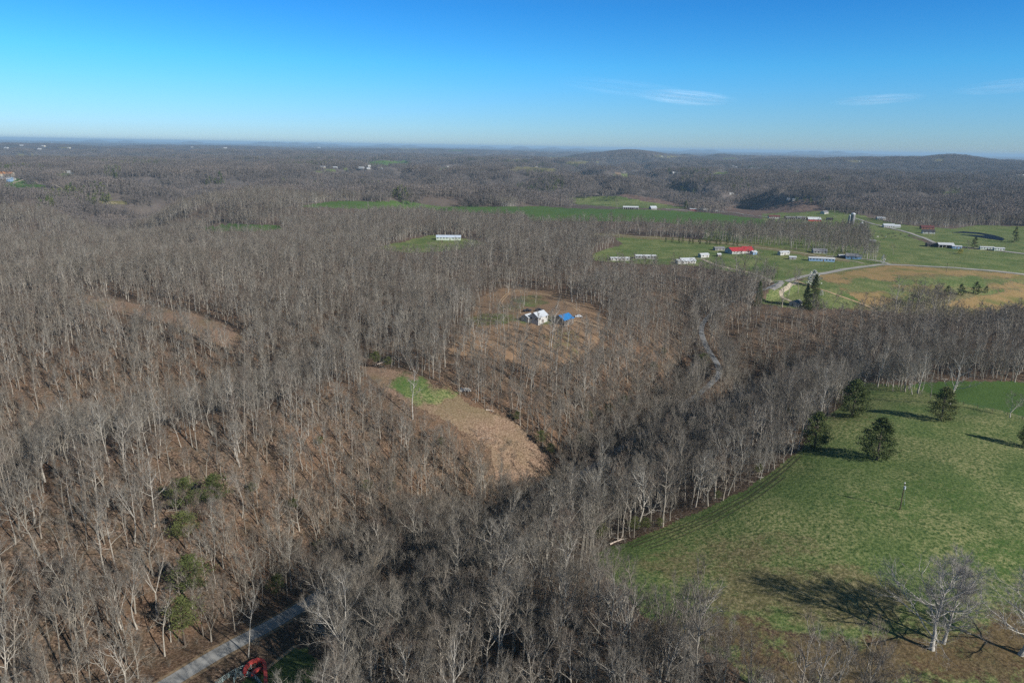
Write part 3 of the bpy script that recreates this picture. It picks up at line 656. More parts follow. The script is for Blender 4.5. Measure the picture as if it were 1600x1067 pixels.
def scatter(name, P, var, rot, scl, props):
    me = bpy.data.meshes.new(name); me.vertices.add(len(P)); me.vertices.foreach_set('co', np.asarray(P, np.float32).ravel())
    a = me.attributes.new('variant', 'INT', 'POINT'); a.data.foreach_set('value', np.asarray(var, np.int32))
    a = me.attributes.new('rot', 'FLOAT_VECTOR', 'POINT'); a.data.foreach_set('vector', np.asarray(rot, np.float32).ravel())
    a = me.attributes.new('scl', 'FLOAT_VECTOR', 'POINT'); a.data.foreach_set('vector', np.asarray(scl, np.float32).ravel())
    o = bpy.data.objects.new(name, me); COL.objects.link(o)
    g = bpy.data.node_groups.new(name, 'GeometryNodeTree')
    g.interface.new_socket('Geometry', in_out='INPUT', socket_type='NodeSocketGeometry'); g.interface.new_socket('Geometry', in_out='OUTPUT', socket_type='NodeSocketGeometry')
    N = g.nodes.new; gi = N('NodeGroupInput'); go = N('NodeGroupOutput'); ip = N('GeometryNodeInstanceOnPoints'); ci = N('GeometryNodeCollectionInfo')
    ci.inputs['Collection'].default_value = LIB; ci.inputs['Separate Children'].default_value = True; ci.inputs['Reset Children'].default_value = True
    ip.inputs['Pick Instance'].default_value = True
    def na(nm, ty):
        q = N('GeometryNodeInputNamedAttribute'); q.data_type = ty; q.inputs['Name'].default_value = nm; return q.outputs['Attribute']
    e2r = N('FunctionNodeEulerToRotation')
    L = g.links.new
    L(gi.outputs[0], ip.inputs['Points']); L(ci.outputs[0], ip.inputs['Instance']); L(na('variant', 'INT'), ip.inputs['Instance Index'])
    L(na('rot', 'FLOAT_VECTOR'), e2r.inputs[0]); L(e2r.outputs[0], ip.inputs['Rotation']); L(na('scl', 'FLOAT_VECTOR'), ip.inputs['Scale']); L(ip.outputs[0], go.inputs[0])
    md = o.modifiers.new('grow', 'NODES'); md.node_group = g
    for k, v in props.items(): o[k] = v
    return o

rs = np.random.RandomState(5)
def jgrid(x0, x1, y0, y1, s, seed):
    r_ = np.random.RandomState(seed)
    xs = np.arange(x0, x1, s); ys = np.arange(y0, y1, s); X, Y = np.meshgrid(xs, ys)
    X = X.ravel()+r_.uniform(-.5, .5, X.size)*s*.95; Y = Y.ravel()+r_.uniform(-.5, .5, Y.size)*s*.95
    return X, Y
SPARSE = [HOUSECL]
def is_open(P, tree_h=16.0):
    """no tree stands where its foot, middle or top would lie over open land"""
    o = np.zeros(len(P), bool)
    for h in (0, tree_h*.5, tree_h):
        Q = P.copy(); Q[:, 2] += h; px, py = proj(Q)
        for poly, kind in OPEN:
            if h and poly is PATHL: continue
            o |= inpoly(px, py, poly)
    for h in (tree_h*1.3, tree_h*1.6):
        Q = P.copy(); Q[:, 2] += h; px, py = proj(Q); o |= inpoly(px, py, OAKS)
    return o
def in_view(P, mx=220, my=260):
    px, py = proj(P); return (px > -mx) & (px < 1600+mx) & (py < 1067+my)
def clear_of(P):
    k = np.ones(len(P), bool)
    d, _ = poly_near(P[:, 0], P[:, 1], ROAD); k &= d > np.where(P[:, 1] > 455, .8, np.where(P[:, 1] > 330, 3.0, np.where(P[:, 1] > 172, 1.5, 4.4)))
    for x, y, r_ in NOTREE: k &= np.hypot(P[:, 0]-x, P[:, 1]-y) > r_
    return k
def place(X, Y, rmin, rmax, h=16.0):
    r_ = np.hypot(X, Y); k = (r_ > rmin) & (r_ < rmax) & (Y > 0); X, Y = X[k], Y[k]
    P = np.stack([X, Y, Hm(X, Y)], 1)
    P = P[in_view(P)]; P = P[~is_open(P, h)]; return P[clear_of(P)]
def zone_in(P, poly, h=0):
    Q = P.copy(); Q[:, 2] += h; px, py = proj(Q); return inpoly(px, py, poly)
ROADVIEW = [[(215,1075),(330,1010),(410,960),(490,925),(500,950),(440,995),(420,1010),(440,1067),(320,1075)],
            [(1092,508),(1100,494),(1114,490),(1112,510),(1108,540),(1130,575),(1128,592),(1112,585),(1096,545)]]
def thin_roadview(P, hs=(0, 6, 12)):
    k = np.zeros(len(P), bool)
    for h in hs:
        for q in (ROADVIEW if h < 14 else ROADVIEW[:1]): k |= zone_in(P, q, h)
    return k

# near trees
def tree_batch():
    out = []
    X, Y = jgrid(-460, 460, 50, 470, 4.1, 1)
    P = place(X, Y, 70, 430, 11.0)
    dens = 0.30+1.1*fbm(P[:, 0]/26, P[:, 1]/26, 71, 2)
    px, py = proj(P)
    left = (px < 560) & (py > 620); dens = np.where(left, dens*.80, dens)
    bottom = (px > 480) & (py > 860); dens = np.where(bottom, dens*.95, dens)
    hc = zone_in(P, HOUSECL) ; hc2 = zone_in(P, HOUSECL, 8); dens = np.where(hc, np.where(py > 520, .36, .10), np.where(hc2, dens*.45, dens))
    rv = thin_roadview(P, (0, 5, 10, 15, 20)); dens = np.where(rv, dens*.05, dens)
    k = rs.rand(len(P)) < dens; P = P[k]
    # trees crowding the far bend of the road
    rp = np.array([p[:2] for p in ROAD]); rp = rp[rp[:, 1] > 330]; q = rp[rs.randint(0, len(rp), 420)]+rs.normal(0, 7, (420, 2)); q = np.stack([q[:, 0], q[:, 1], Hm(q[:, 0], q[:, 1])], 1)
    dq, _ = poly_near(q[:, 0], q[:, 1], ROAD); q = q[(dq > 2.2) & (dq < 14)]; q = q[~(zone_in(q, ROADVIEW[1]) | zone_in(q, ROADVIEW[1], 6) | zone_in(q, ROADVIEW[1], 12))]; g_ = np.zeros(len(q), bool)
    px, py = proj(q); g_ = inpoly(px, py, G5) | inpoly(px, py, G2); P = np.concatenate([P, q[~g_]])
    px, py = proj(P)
    w = np.array([1, 1, 1, 1, 1, .8, .8, .45, .45, .5, .5, .8, .8]); w /= w.sum()
    var = rs.choice(len(NEARK), len(P), p=w)
    edge = np.zeros(len(P), bool)      # the outer trees of a wood keep low branches
    for h in (0, 4): 
        Q = P.copy(); Q[:, 1] -= 8+h; Q[:, 0] += 8; qx, qy = proj(Q); edge |= inpoly(qx, qy, MEADOW)
    edge &= rs.rand(len(P)) < .75; var = np.where(edge, np.array([7, 8, 9, 11, 12])[rs.randint(0, 5, len(P))], var)
    fan = ((px > 470) & (px < 1200) & (py > 820)) | ((px > 900) & (py > 560) & (py < 800))
    wf = np.array([.5, .5, .5, .4, .4, 1, 1, 1.6, 1.6, 1.8, .8, .5, .5]); wf /= wf.sum()
    vf = rs.choice(len(NEARK), len(P), p=wf); var = np.where(fan & (rs.rand(len(P)) < .8), vf, var)
    return P, var
PN, VN = tree_batch()
pxn, pyn = proj(PN)
SN = (.50+.52*rs.rand(len(PN))**.8)*(.85+.35*fbm(PN[:, 0]/40, PN[:, 1]/40, 73, 2))*np.where((pxn > 470) & (pyn > 820), 1.06, .84); AN = rs.uniform(0, 6.283, len(PN))
pxn, pyn = proj(PN)
# MIDDLE distance
X, Y = jgrid(-1500, 1500, 200, 1500, 4.9, 2)
PM = place(X, Y, 430, 1400, 11.0); hc = zone_in(PM, HOUSECL); dens = 0.72+1.2*(fbm(PM[:, 0]/40, PM[:, 1]/40, 72, 2)-.5)
dens = np.where(hc, .05, dens)
PM = PM[rs.rand(len(PM)) < dens]
VM = np.array(MID)[rs.randint(0, len(MID), len(PM))]; SM = .87*(.50+.52*rs.rand(len(PM))**.8)*(.82+.4*fbm(PM[:, 0]/60, PM[:, 1]/60, 74, 2))
# FAR woods in stands that follow the slope
X, Y = jgrid(-6000, 6000, 1000, 7200, 50, 3)
r_ = np.hypot(X, Y); k = (r_ > 1390) & (r_ < 7000); X, Y = X[k], Y[k]
PF = np.stack([X, Y, Hm(X, Y)], 1); PF = PF[in_view(PF, 150, 0)]; PF = PF[~is_open(PF, 12.0)]
e = 12.0
gx = (Hm(PF[:, 0]+e, PF[:, 1])-Hm(PF[:, 0]-e, PF[:, 1]))/(2*e); gy = (Hm(PF[:, 0], PF[:, 1]+e)-Hm(PF[:, 0], PF[:, 1]-e))/(2*e)
RF = np.stack([np.arctan(gy), -np.arctan(gx), np.zeros(len(PF))], 1)
VF = np.array(FARP)[rs.randint(0, len(FARP), len(PF))]

# the 300 that show largest are individuals
vis = (pxn > -5) & (pxn < 1605) & (pyn < 1110) & (pyn > 0)
Q = PN.copy(); Q[:, 2] += 14*SN; qx, qy = proj(Q); vis &= (qy < 1050) & (qx > 5) & (qx < 1595)
K_ = None
young = np.array([NEARK[v] == 'young' for v in VN]); vis &= ~young
order = np.argsort(np.where(vis, np.hypot(PN[:, 0], PN[:, 1]), 1e9))
IND = order[:283]; rest = np.ones(len(PN), bool); rest[IND] = False
WHAT = {'tall': 'tall straight bare tree', 'slender': 'slender small-crowned bare tree', 'forked': 'bare tree with forked trunk', 'spread': 'wide-crowned bare tree',
        'vase': 'many-stemmed bare tree', 'leaning': 'leaning bare tree', 'young': 'small bare tree'}
def where(px, py):
    if px < 290: return 'far-left hillside wood'
    if px < 500: return 'wood by bottom-left road'
    if px < 760: return 'wood right of road'
    if px < 1010: return 'wood below meadow corner'
    if px < 1260: return 'wood along meadow bottom'
    return 'wood below the oaks'
ORD = ['', 'second', 'third', 'fourth', 'fifth', 'sixth', 'seventh', 'eighth', 'ninth', 'tenth', 'eleventh', 'twelfth', 'thirteenth', 'fourteenth', 'fifteenth', 'sixteenth', 'seventeenth', 'eighteenth', 'nineteenth', 'twentieth']+['number %d' % q for q in range(21, 60)]
groups = {}
for i in IND:
    kk = NEARK[VN[i]]; row = int(min(5, max(0, (1090-pyn[i])//50))); groups.setdefault((where(pxn[i], pyn[i]), kk, row), []).append(i)
for (wh, kk, row), ids in groups.items():
    ids.sort(key=lambda q: pxn[q])
    for n_, i in enumerate(ids):
        k_, tm, cm = NEAR_PARTS[VN[i]]
        e_ = bpy.data.objects.new('bare_tree', None); COL.objects.link(e_)
        e_.location = PN[i]; e_.rotation_euler = (0, 0, AN[i]); e_.scale = (SN[i]*1.08, SN[i]*1.08, SN[i])
        rw = ['lowest row', 'second row up', 'third row up', 'fourth row up', 'fifth row up', 'sixth row up'][min(row, 5)]
        pos = ('leftmost' if n_ == 0 else ORD[n_]+' from left') if len(ids) > 1 else 'only one'
        e_['label'] = '%s in %s, %s, %s' % (WHAT[kk], wh, rw, pos)
        e_['category'] = 'tree'; e_['group'] = 'bare trees of the near woods'
        for nm, me in (('trunk', tm), ('crown', cm)):
            c = bpy.data.objects.new(nm, me); COL.objects.link(c); c.parent = e_
PR = PN[rest]; VR = np.array(NEAR)[VN[rest]]; SR = SN[rest]
P = np.concatenate([PR, PM, PF]); V_ = np.concatenate([VR, VM, VF]); S_ = np.concatenate([SR, SM, np.ones(len(PF))])
RT = np.concatenate([np.stack([rs.normal(0, .04, len(PR)+len(PM)), rs.normal(0, .04, len(PR)+len(PM)), rs.uniform(0, 6.283, len(PR)+len(PM))], 1), RF])
S3 = np.repeat(S_[:, None], 3, 1); S3[:len(PR), :2] *= 1.08; S3[len(PR):len(PR)+len(PM), :2] *= 1.25; S3[:, 2] *= rs.uniform(.9, 1.1, len(P))
scatter('woods', P, V_, RT, S3, {'kind': 'stuff'})
print('TREES near', len(PN), 'mid', len(PM), 'far', len(PF))
# brush and saplings under the trees
X, Y = jgrid(-430, 430, 60, 430, 3.2, 9); PB = place(X, Y, 70, 400, 3.0)
edgeq = np.zeros(len(PB), bool)
for h in (0, 3):
    Q = PB.copy(); Q[:, 1] -= 3+h; Q[:, 0] += 4+h; qx, qy = proj(Q); edgeq |= inpoly(qx, qy, MEADOW)
PB = PB[rs.rand(len(PB)) < np.where(edgeq, .6, 0)+.34+.9*(fbm(PB[:, 0]/22, PB[:, 1]/22, 91, 2)-.35)]
X, Y = jgrid(-900, 900, 200, 900, 6.5, 10); PB2 = place(X, Y, 400, 850, 3.0)
PB2 = PB2[rs.rand(len(PB2)) < .5]
X, Y = jgrid(-80, 60, 180, 420, 2.6, 12); P = np.stack([X, Y, Hm(X, Y)], 1); P = P[zone_in(P, STRIP)]; P = P[fbm(P[:, 0]/9, P[:, 1]/9, 93, 3) > .60]; PB = np.concatenate([PB, P])
P = np.concatenate([PB, PB2]); V_ = np.concatenate([np.array(BU)[rs.randint(0, 4, len(PB))], np.array(BU0)[rs.randint(0, 2, len(PB2))]])
hc = zone_in(P, HOUSECL); keep = ~hc | (rs.rand(len(P)) < .12); P = P[keep]; V_ = V_[keep]
S_ = rs.uniform(.5, 1.25, len(P)); RT = np.stack([np.zeros(len(P)), np.zeros(len(P)), rs.uniform(0, 6.283, len(P))], 1)
scatter('undergrowth', P, V_, RT, np.repeat(S_[:, None], 3, 1), {'kind': 'stuff'})

# ------------------------------------------------------------------ buildings
def bm_box(V, Fa, x0, x1, y0, y1, z0, z1):
    b = len(V); V += [(x, y, z) for z in (z0, z1) for x, y in ((x0, y0), (x1, y0), (x1, y1), (x0, y1))]
    Fa += [(b+3, b+2, b+1, b), (b+4, b+5, b+6, b+7)]+[(b+i, b+(i+1) % 4, b+(i+1) % 4+4, b+i+4) for i in range(4)]
def mk(name, V, Fa, mt, parent=None):
    me = bpy.data.meshes.new(name); me.from_pydata([tuple(v) for v in V], [], Fa); me.materials.append(mt); me.update()
    o = bpy.data.objects.new(name, me); COL.objects.link(o)
    if parent: o.parent = parent
    return o
def thing(name, label, cat, loc, rz=0, group=None):
    o = bpy.data.objects.new(name, None); COL.objects.link(o); o.location = loc; o.rotation_euler = (0, 0, rz); return tag(o, label, cat, group)
CM = {}
def cm(name, col, **k):
    if name not in CM: CM[name] = simple(name, col, **k)
    return CM[name]
WHITE = cm('white_siding', (0.52, 0.51, 0.48), var=.15, stripes=2.0); CREAM = cm('cream_siding', (0.55, 0.5, 0.4), var=.1); GREYW = cm('grey_siding', (0.3, 0.3, 0.29), var=.12)
BRICK = cm('brick', (0.26, 0.12, 0.08), var=.2); BLUEW = cm('blue_siding', (0.22, 0.34, 0.5), var=.1); DARKW = cm('dark_boards', (0.08, 0.07, 0.06), var=.2); GREENW = cm('pale_green_panels', (0.5, 0.56, 0.48), var=.1)
BROWNW = cm('weathered_boards', (0.22, 0.19, 0.16), var=.2); REDW = cm('red_panels', (0.42, 0.05, 0.04), var=.12)
RWHITE = cm('white_metal_roof', (0.54, 0.56, 0.58), var=.2, rough=.4, stripes=1.5); RGREY = cm('grey_shingles', (0.2, 0.2, 0.21), var=.15); RSIL = cm('silver_metal_roof', (0.5, 0.53, 0.56), var=.12, rough=.4, stripes=1.5)
RPALE = cm('pale_blue_metal_roof', (0.5, 0.57, 0.66), var=.12, rough=.45, stripes=1.5)
RRED = cm('red_metal_roof', (0.42, 0.05, 0.055), var=.2, rough=.5, stripes=1.2); RBLUE = cm('blue_metal_roof', (0.035, 0.19, 0.46), var=.2, rough=.4, stripes=1.5); RDARK = cm('dark_shingles', (0.06, 0.06, 0.065), var=.2); RBROWN = cm('maroon_metal_roof', (0.13, 0.05, 0.05), var=.15)
mg, n_, b_ = mat('window_glass'); b_.inputs['Base Color'].default_value = (.02, .025, .03, 1); b_.inputs['Roughness'].default_value = .08; b_.inputs['Specular IOR Level'].default_value = .6
DOORM = cm('door_paint', (0.14, 0.1, 0.08)); FRAMEM = cm('white_trim', (0.75, 0.75, 0.72)); CONC = cm('concrete', (0.42, 0.41, 0.38), var=.15)

def gable(V, Fa, Ro, L, Wd, Hw, rise, x0=0, y0=0, over=.45, th=.14, Rf=None):
    """walls with gable ends; ridge along x"""
    h = Wd/2; b = len(V)
    V += [(x0-L/2, y0-h, -1.5), (x0+L/2, y0-h, -1.5), (x0+L/2, y0+h, -1.5), (x0-L/2, y0+h, -1.5), (x0-L/2, y0-h, Hw), (x0+L/2, y0-h, Hw), (x0+L/2, y0+h, Hw), (x0-L/2, y0+h, Hw), (x0-L/2, y0, Hw+rise-.02), (x0+L/2, y0, Hw+rise-.02)]
    Fa += [(b, b+1, b+5, b+4), (b+1, b+2, b+6, b+9, b+5), (b+2, b+3, b+7, b+6), (b+3, b, b+4, b+8, b+7)]
    s = rise/h; lo = Hw-over*s; l2 = L/2+over; w2 = h+over
    for sg in (-1, 1):
        c = len(Ro)
        Ro += [(x0-l2, y0+sg*w2, lo), (x0+l2, y0+sg*w2, lo), (x0+l2, y0, Hw+rise), (x0-l2, y0, Hw+rise), (x0-l2, y0+sg*w2, lo+th), (x0+l2, y0+sg*w2, lo+th), (x0+l2, y0, Hw+rise+th), (x0-l2, y0, Hw+rise+th)]
        fs = [(c+3, c+2, c+1, c), (c+4, c+5, c+6, c+7), (c, c+1, c+5, c+4), (c+1, c+2, c+6, c+5), (c+3, c, c+4, c+7)]
        Rf += fs if sg < 0 else [f[::-1] for f in fs]
def house(name, label, cat, px, py, L, Wd, Hw, rot, wall, roof, rise=None, wins=4, door=True, wing=None, chimney=False, group=None, endwin=1, dz=0, porch=False):
    p = at(px, py); p.z += dz
    t = thing(name, label, cat, p, R(rot), group)
    rise = Wd*.28 if rise is None else rise
    V, Fa, Ro, Rf = [], [], [], []
    gable(V, Fa, Ro, L, Wd, Hw, rise, Rf=Rf)
    if wing:
        gl_, gw, gh, gx, gy = wing; gable(V, Fa, Ro, gl_, gw, gh, gw*.25, gx, gy, Rf=Rf)
    mk('wall', V, Fa, wall, t); rf = mk('roof', Ro, Rf, roof, t)
    if chimney:
        V, Fa = [], []; bm_box(V, Fa, L*.2, L*.2+.8, -.4, .4, Hw+rise*.5, Hw+rise+1.1); mk('chimney', V, Fa, BRICK, rf)
    for sg in (-1, 1):
        for i in range(wins):
            x = -L/2+L*(i+.5)/wins
            if door and i == wins//2 and sg < 0:
                V, Fa = [], []; bm_box(V, Fa, x-.5, x+.5, -Wd/2-.06, -Wd/2+.02, 0, 2.1); mk('door', V, Fa, DOORM, t); continue
            V, Fa = [], []; y = sg*Wd/2; bm_box(V, Fa, x-.55, x+.55, min(y, y+sg*.05), max(y, y+sg*.05), Hw-1.7, Hw-.55); mk('window', V, Fa, mg, t)
    for sg in (-1, 1):
        for i in range(endwin):
            y = -Wd/2+Wd*(i+.5)/endwin; V, Fa = [], []; x = sg*L/2; bm_box(V, Fa, min(x, x+sg*.05), max(x, x+sg*.05), y-.55, y+.55, Hw-1.7, Hw-.55); mk('window', V, Fa, mg, t)
    if porch:
        V, Fa = [], []; bm_box(V, Fa, -L/2, L/2, -Wd/2-3, -Wd/2-.4, Hw-.75, Hw-.6); mk('porch_roof', V, Fa, roof, t)
        for k in range(4):
            V, Fa = [], []; x = -L/2+.1+k*(L-.2)/3; bm_box(V, Fa, x-.08, x+.08, -Wd/2-2.9, -Wd/2-2.74, -1, Hw-.74); mk('post', V, Fa, FRAMEM, t)
    return t
def open_barn(name, label, px, py, L, Wd, Hw, rot, wall, roof, rise=1.6, posts=7):
    p = at(px, py); t = thing(name, label, 'barn', p, R(rot)); V, Fa, Ro, Rf = [], [], [], []
    gable(V, Fa, Ro, L, Wd, Hw, rise, over=.7, Rf=Rf)
    V, Fa = [], []; bm_box(V, Fa, -L/2, L/2, Wd/2-.15, Wd/2, -1, Hw); bm_box(V, Fa, -L/2, -L/2+.15, -Wd/2, Wd/2-.16, -1, Hw); bm_box(V, Fa, L/2-.15, L/2, -Wd/2, Wd/2-.16, -1, Hw)
    mk('wall', V, Fa, wall, t); mk('roof', Ro, Rf, roof, t)
    for k in range(posts):
        x = -L/2+.3+k*(L-.6)/(posts-1); V, Fa = [], []; bm_box(V, Fa, x-.15, x+.15, -Wd/2+.02, -Wd/2+.3, -1, Hw-.05); mk('post', V, Fa, FRAMEM, t)
    return t
def vehicle(name, label, px, py, rot, col, kind='car', group=None):
    p = at(px, py); t = thing(name, label, {'car': 'car', 'pickup': 'pickup truck'}[kind], p+Vector((0, 0, .02)), R(rot), group)
    prof = [(-2.3, .45), (-2.3, .95), (-2.1, 1.05), (-1.5, 1.1), (-.9, 1.65), (.7, 1.68), (1.4, 1.12), (2.2, .98), (2.35, .75), (2.35, .42)] if kind == 'car' else \
           [(-2.7, .5), (-2.7, 1.2), (-.7, 1.2), (-.55, 1.85), (.7, 1.88), (1.35, 1.25), (2.5, 1.15), (2.65, .9), (2.65, .5)]
    V = [(x, -.88, z) for x, z in prof]+[(x, .88, z) for x, z in prof]; n = len(prof)
    V = [(x, y*(.82 if z > 1.4 else 1), z) for x, y, z in V]
    Fa = [tuple(range(n)), tuple(range(2*n-1, n-1, -1))]+[(i+n, (i+1) % n+n, (i+1) % n, i) for i in range(n)]
    b = mk('body', V, Fa, cm('paint_'+name+str(col), col, var=.03, rough=.35), t); bv = b.modifiers.new('b', 'BEVEL'); bv.width = .06; bv.segments = 2
    for sg in (-1, 1):
        V, Fa = [], []; x0, x1 = (-.75, .7) if kind == 'car' else (-.4, .65); y = sg*.80
        bm_box(V, Fa, x0, x1, min(y, y+sg*.06), max(y, y+sg*.06), 1.2, 1.55); mk('window', V, Fa, mg, t)
    for x in (-1.5, 1.5):
        for sg in (-1, 1):
            q = TB(1); q.tube([Vector((x, sg*.72, .36)), Vector((x, sg*.94, .36))], [.36, .36], 14, 0); k = len(q.V)
            F2 = [tuple(f) for f in q.F]+[tuple(range(14)), tuple(range(27, 13, -1))]; mk('wheel', q.V, F2, RDARK, t)
    return t

house('farmhouse', 'white clapboard house with silver metal roof in the clearing', 'house', 841, 503, 9.5, 7, 4.2, 52, WHITE, RSIL, 2.3, wins=3, endwin=2, wing=(5, 5.5, 3.2, -3.2, 5.8))
house('outbuilding', 'grey boarded outbuilding with bright blue metal roof in the clearing', 'outbuilding', 880, 504, 9, 8.5, 3.0, 48, BROWNW, RBLUE, 2.2, wins=2, endwin=1)
vehicle('pickup_truck', 'dark pickup truck parked behind the white clearing house', 824, 487, 15, (.02, .02, .025), 'pickup')
vehicle('parked_car', 'dark car parked just behind the white house roof', 842, 486, -10, (.03, .03, .035))
vehicle('parked_car', 'silver white car beside the blue roofed outbuilding', 904, 496, 5, (.6, .62, .65))
house('barn', 'long pale barn with blue-white metal roof in a wood clearing', 'barn', 701, 375, 28, 9, 3.6, 3, GREENW, RPALE, 1.9, wins=8)
open_barn('livestock_barn', 'long white-roofed barn standing on the bright green crest field', 985, 326.5, 29, 9, 3.4, 0, GREYW, RWHITE, 1.8, 8)
house('farm_shed', 'grey metal gabled shed right of the long white crest barn', 'shed', 1020, 327, 13, 9, 3.2, 20, GREYW, RSIL, 3, wins=3)
house('farm_building', 'low red-walled building with white roof by two round evergreens', 'farm building', 1083, 329, 14, 7, 2.6, -6, REDW, RWHITE, 1.3, wins=4)
house('farmhouse', 'dark-roofed white house at end of the crest field lane', 'house', 1100, 328, 13, 9, 3, 25, WHITE, RGREY, 2.6, wins=4, chimney=True)
vehicle('parked_car', 'dark car on the lane near the crest field house', 1111, 330.5, 0, (.03, .03, .05)); vehicle('parked_car', 'white car at right end of the crest house yard', 1119, 330, 0, (.7, .7, .7))
house('barn', 'white barn with maroon roof, first of the farmyard row', 'barn', 1209, 341.5, 18, 8, 3.2, -4, WHITE, RBROWN, 2.2, wins=5)
open_barn('cattle_shed', 'dark low open cattle shed in the farmyard row', 1234, 342.5, 16, 8, 3, -3, DARKW, RGREY, 1.4, 6)
open_barn('cattle_shed', 'open shed with pale posts and dark roof in farmyard row', 1251, 342.5, 14, 8, 3, -3, GREYW, RGREY, 1.6, 6)
house('barn', 'large silver-roofed barn with red lower wall in farmyard row', 'barn', 1271, 345.5, 20, 12, 3.2, -5, REDW, RWHITE, 3.2, wins=6)
house('farmhouse', 'grey-roofed farmhouse behind the farmyard row near the silo', 'house', 1288, 334, 12, 9, 3, 30, WHITE, RGREY, 2.6, chimney=True)
house('farm_shed', 'small dark shed between the large barn and the silo', 'shed', 1296, 344, 9, 7, 2.6, -10, DARKW, RDARK, 1.4, wins=2)
house('farmhouse', 'white farmhouse with attached garage beside the right-hand road', 'house', 1388, 355.5, 15, 9, 3, -12, WHITE, RSIL, 2.6, wins=5, wing=(9, 8, 2.7, 11, 0))
house('farmhouse', 'grey-roofed house behind the white farmhouse with garage', 'house', 1376, 343.5, 13, 9, 2.8, -10, CREAM, RSIL, 2.4)
house('farmhouse', 'brown-roofed low house uphill of the pond', 'house', 1448, 358, 17, 9, 2.8, -12, BRICK, RBROWN, 2.4, chimney=True)
house('garage', 'white-gabled garage in front of the brown-roofed house', 'garage', 1450, 365, 15, 8, 3, -18, WHITE, RDARK, 2.6, wins=3)
open_barn('machinery_shed', 'dark open machinery shed with white roof by the right-hand road', 1476, 386.5, 16, 9, 3.6, -12, DARKW, RWHITE, 1.8, 5)
house('farm_shed', 'dark long shed left of the white-roofed machinery shed', 'shed', 1457, 385, 14, 7, 2.8, -10, DARKW, RDARK, 1.4, wins=3)
house('mobile_home', 'short blue mobile home right of the machinery shed', 'mobile home', 1494, 388.5, 10, 4, 2.8, -10, BLUEW, RWHITE, .7, wins=3)
house('mobile_home', 'pale turquoise mobile home, longer of two beyond the bare trees', 'mobile home', 1541, 390, 15, 4.4, 2.8, -8, GREENW, RWHITE, .7, wins=5)
house('mobile_home', 'pale turquoise mobile home, shorter of two beyond the bare trees', 'mobile home', 1560, 391.5, 11, 4.4, 2.8, -8, GREENW, RWHITE, .7, wins=4)
house('hay_shelter', 'small white-roofed shelter in the cattle pasture', 'shelter', 1363, 378.5, 6.5, 4, 2.2, -15, BROWNW, RWHITE, .7, wins=1, door=False)
house('tractor_shed', 'broad low building with bright red metal roof', 'shed', 1155, 395, 26, 15, 3.0, 14, WHITE, RRED, 3.0, wins=6, wing=(11, 11, 3.0, 12, 6))
house('garden_shed', 'blue and white garden shed below the red roof', 'shed', 1177, 397.5, 5.5, 5, 2.6, 25, BLUEW, RSIL, 1.4, wins=1)
house('cottage', 'small grey-roofed cottage left of the red-roofed building', 'house', 1123, 391, 11, 6, 2.4, 10, GREYW, RGREY, 1.4, wins=3)
house('trailer', 'white domed trailer with dark door on the green', 'trailer', 1099, 402, 10, 5.5, 3, 22, WHITE, RWHITE, 1.3, wins=2)
house('garden_shed', 'tiny brown and white shed right of the domed trailer', 'shed', 1123, 400.5, 3.6, 3.2, 2.2, 10, BROWNW, RWHITE, 1.0, wins=1)
house('mobile_home', 'long mobile home with white roof at the wood edge', 'mobile home', 1008, 404, 21, 5, 3, 0, GREYW, RWHITE, .9, wins=7)
house('mobile_home', 'low white trailer left of the long mobile home', 'mobile home', 968, 407, 19, 4.5, 2.6, 6, WHITE, RWHITE, .8, wins=5)
house('bungalow', 'grey-roofed white bungalow at end of the gravel driveway', 'house', 1073, 411, 15, 8, 2.8, 16, WHITE, RSIL, 2.2, wins=5, wing=(6, 6, 2.6, -9, -1))
house('mobile_home', 'white box trailer with rounded end on the open green', 'trailer', 1224, 398, 12, 4.5, 3, 22, WHITE, RWHITE, .9, wins=3)
house('garden_shed', 'small white shed right of the white box trailer', 'shed', 1238, 405, 6.5, 3.6, 2.3, -8, GREYW, RWHITE, .8, wins=1)
house('mobile_home', 'long blue mobile home with bright white roof', 'mobile home', 1283, 408, 24, 5, 3, -12, BLUEW, RWHITE, .9, wins=8)
house('bungalow', 'grey bungalow against the leafless wood band', 'house', 1280, 395.5, 14, 8, 2.6, -8, GREYW, RGREY, 2.2, wins=4)
house('bungalow', 'slate-roofed blue house beside the road junction', 'house', 1330, 404.5, 11, 8, 3.2, -20, BLUEW, RGREY, 2.4, wins=3, wing=(6, 6, 3, 6, 1))
house('garden_shed', 'white domed shed with red-brown end near the junction', 'shed', 1314, 402.5, 6, 4.5, 2.2, 5, BRICK, RWHITE, 1.0, wins=1)
house('cottage', 'small white cottage under the tall spruce', 'house', 1243, 477, 8, 5.5, 2.4, 35, WHITE, RGREY, 1.6, wins=2)
house('farmhouse', 'long blue-roofed barn at far left beside orange one', 'barn', 9, 283, 36, 18, 6, 0, BLUEW, RSIL, 5)
house('barn', 'orange-brown roofed barn behind the blue barn at far left', 'barn', 10, 275, 40, 16, 6, 0, CREAM, cm('rust_roof', (.55, .25, .1)), 5)
house('farm_shed', 'white shed right of the far-left blue barn', 'shed', 20, 281.5, 14, 9, 4, 0, WHITE, RWHITE, 2)
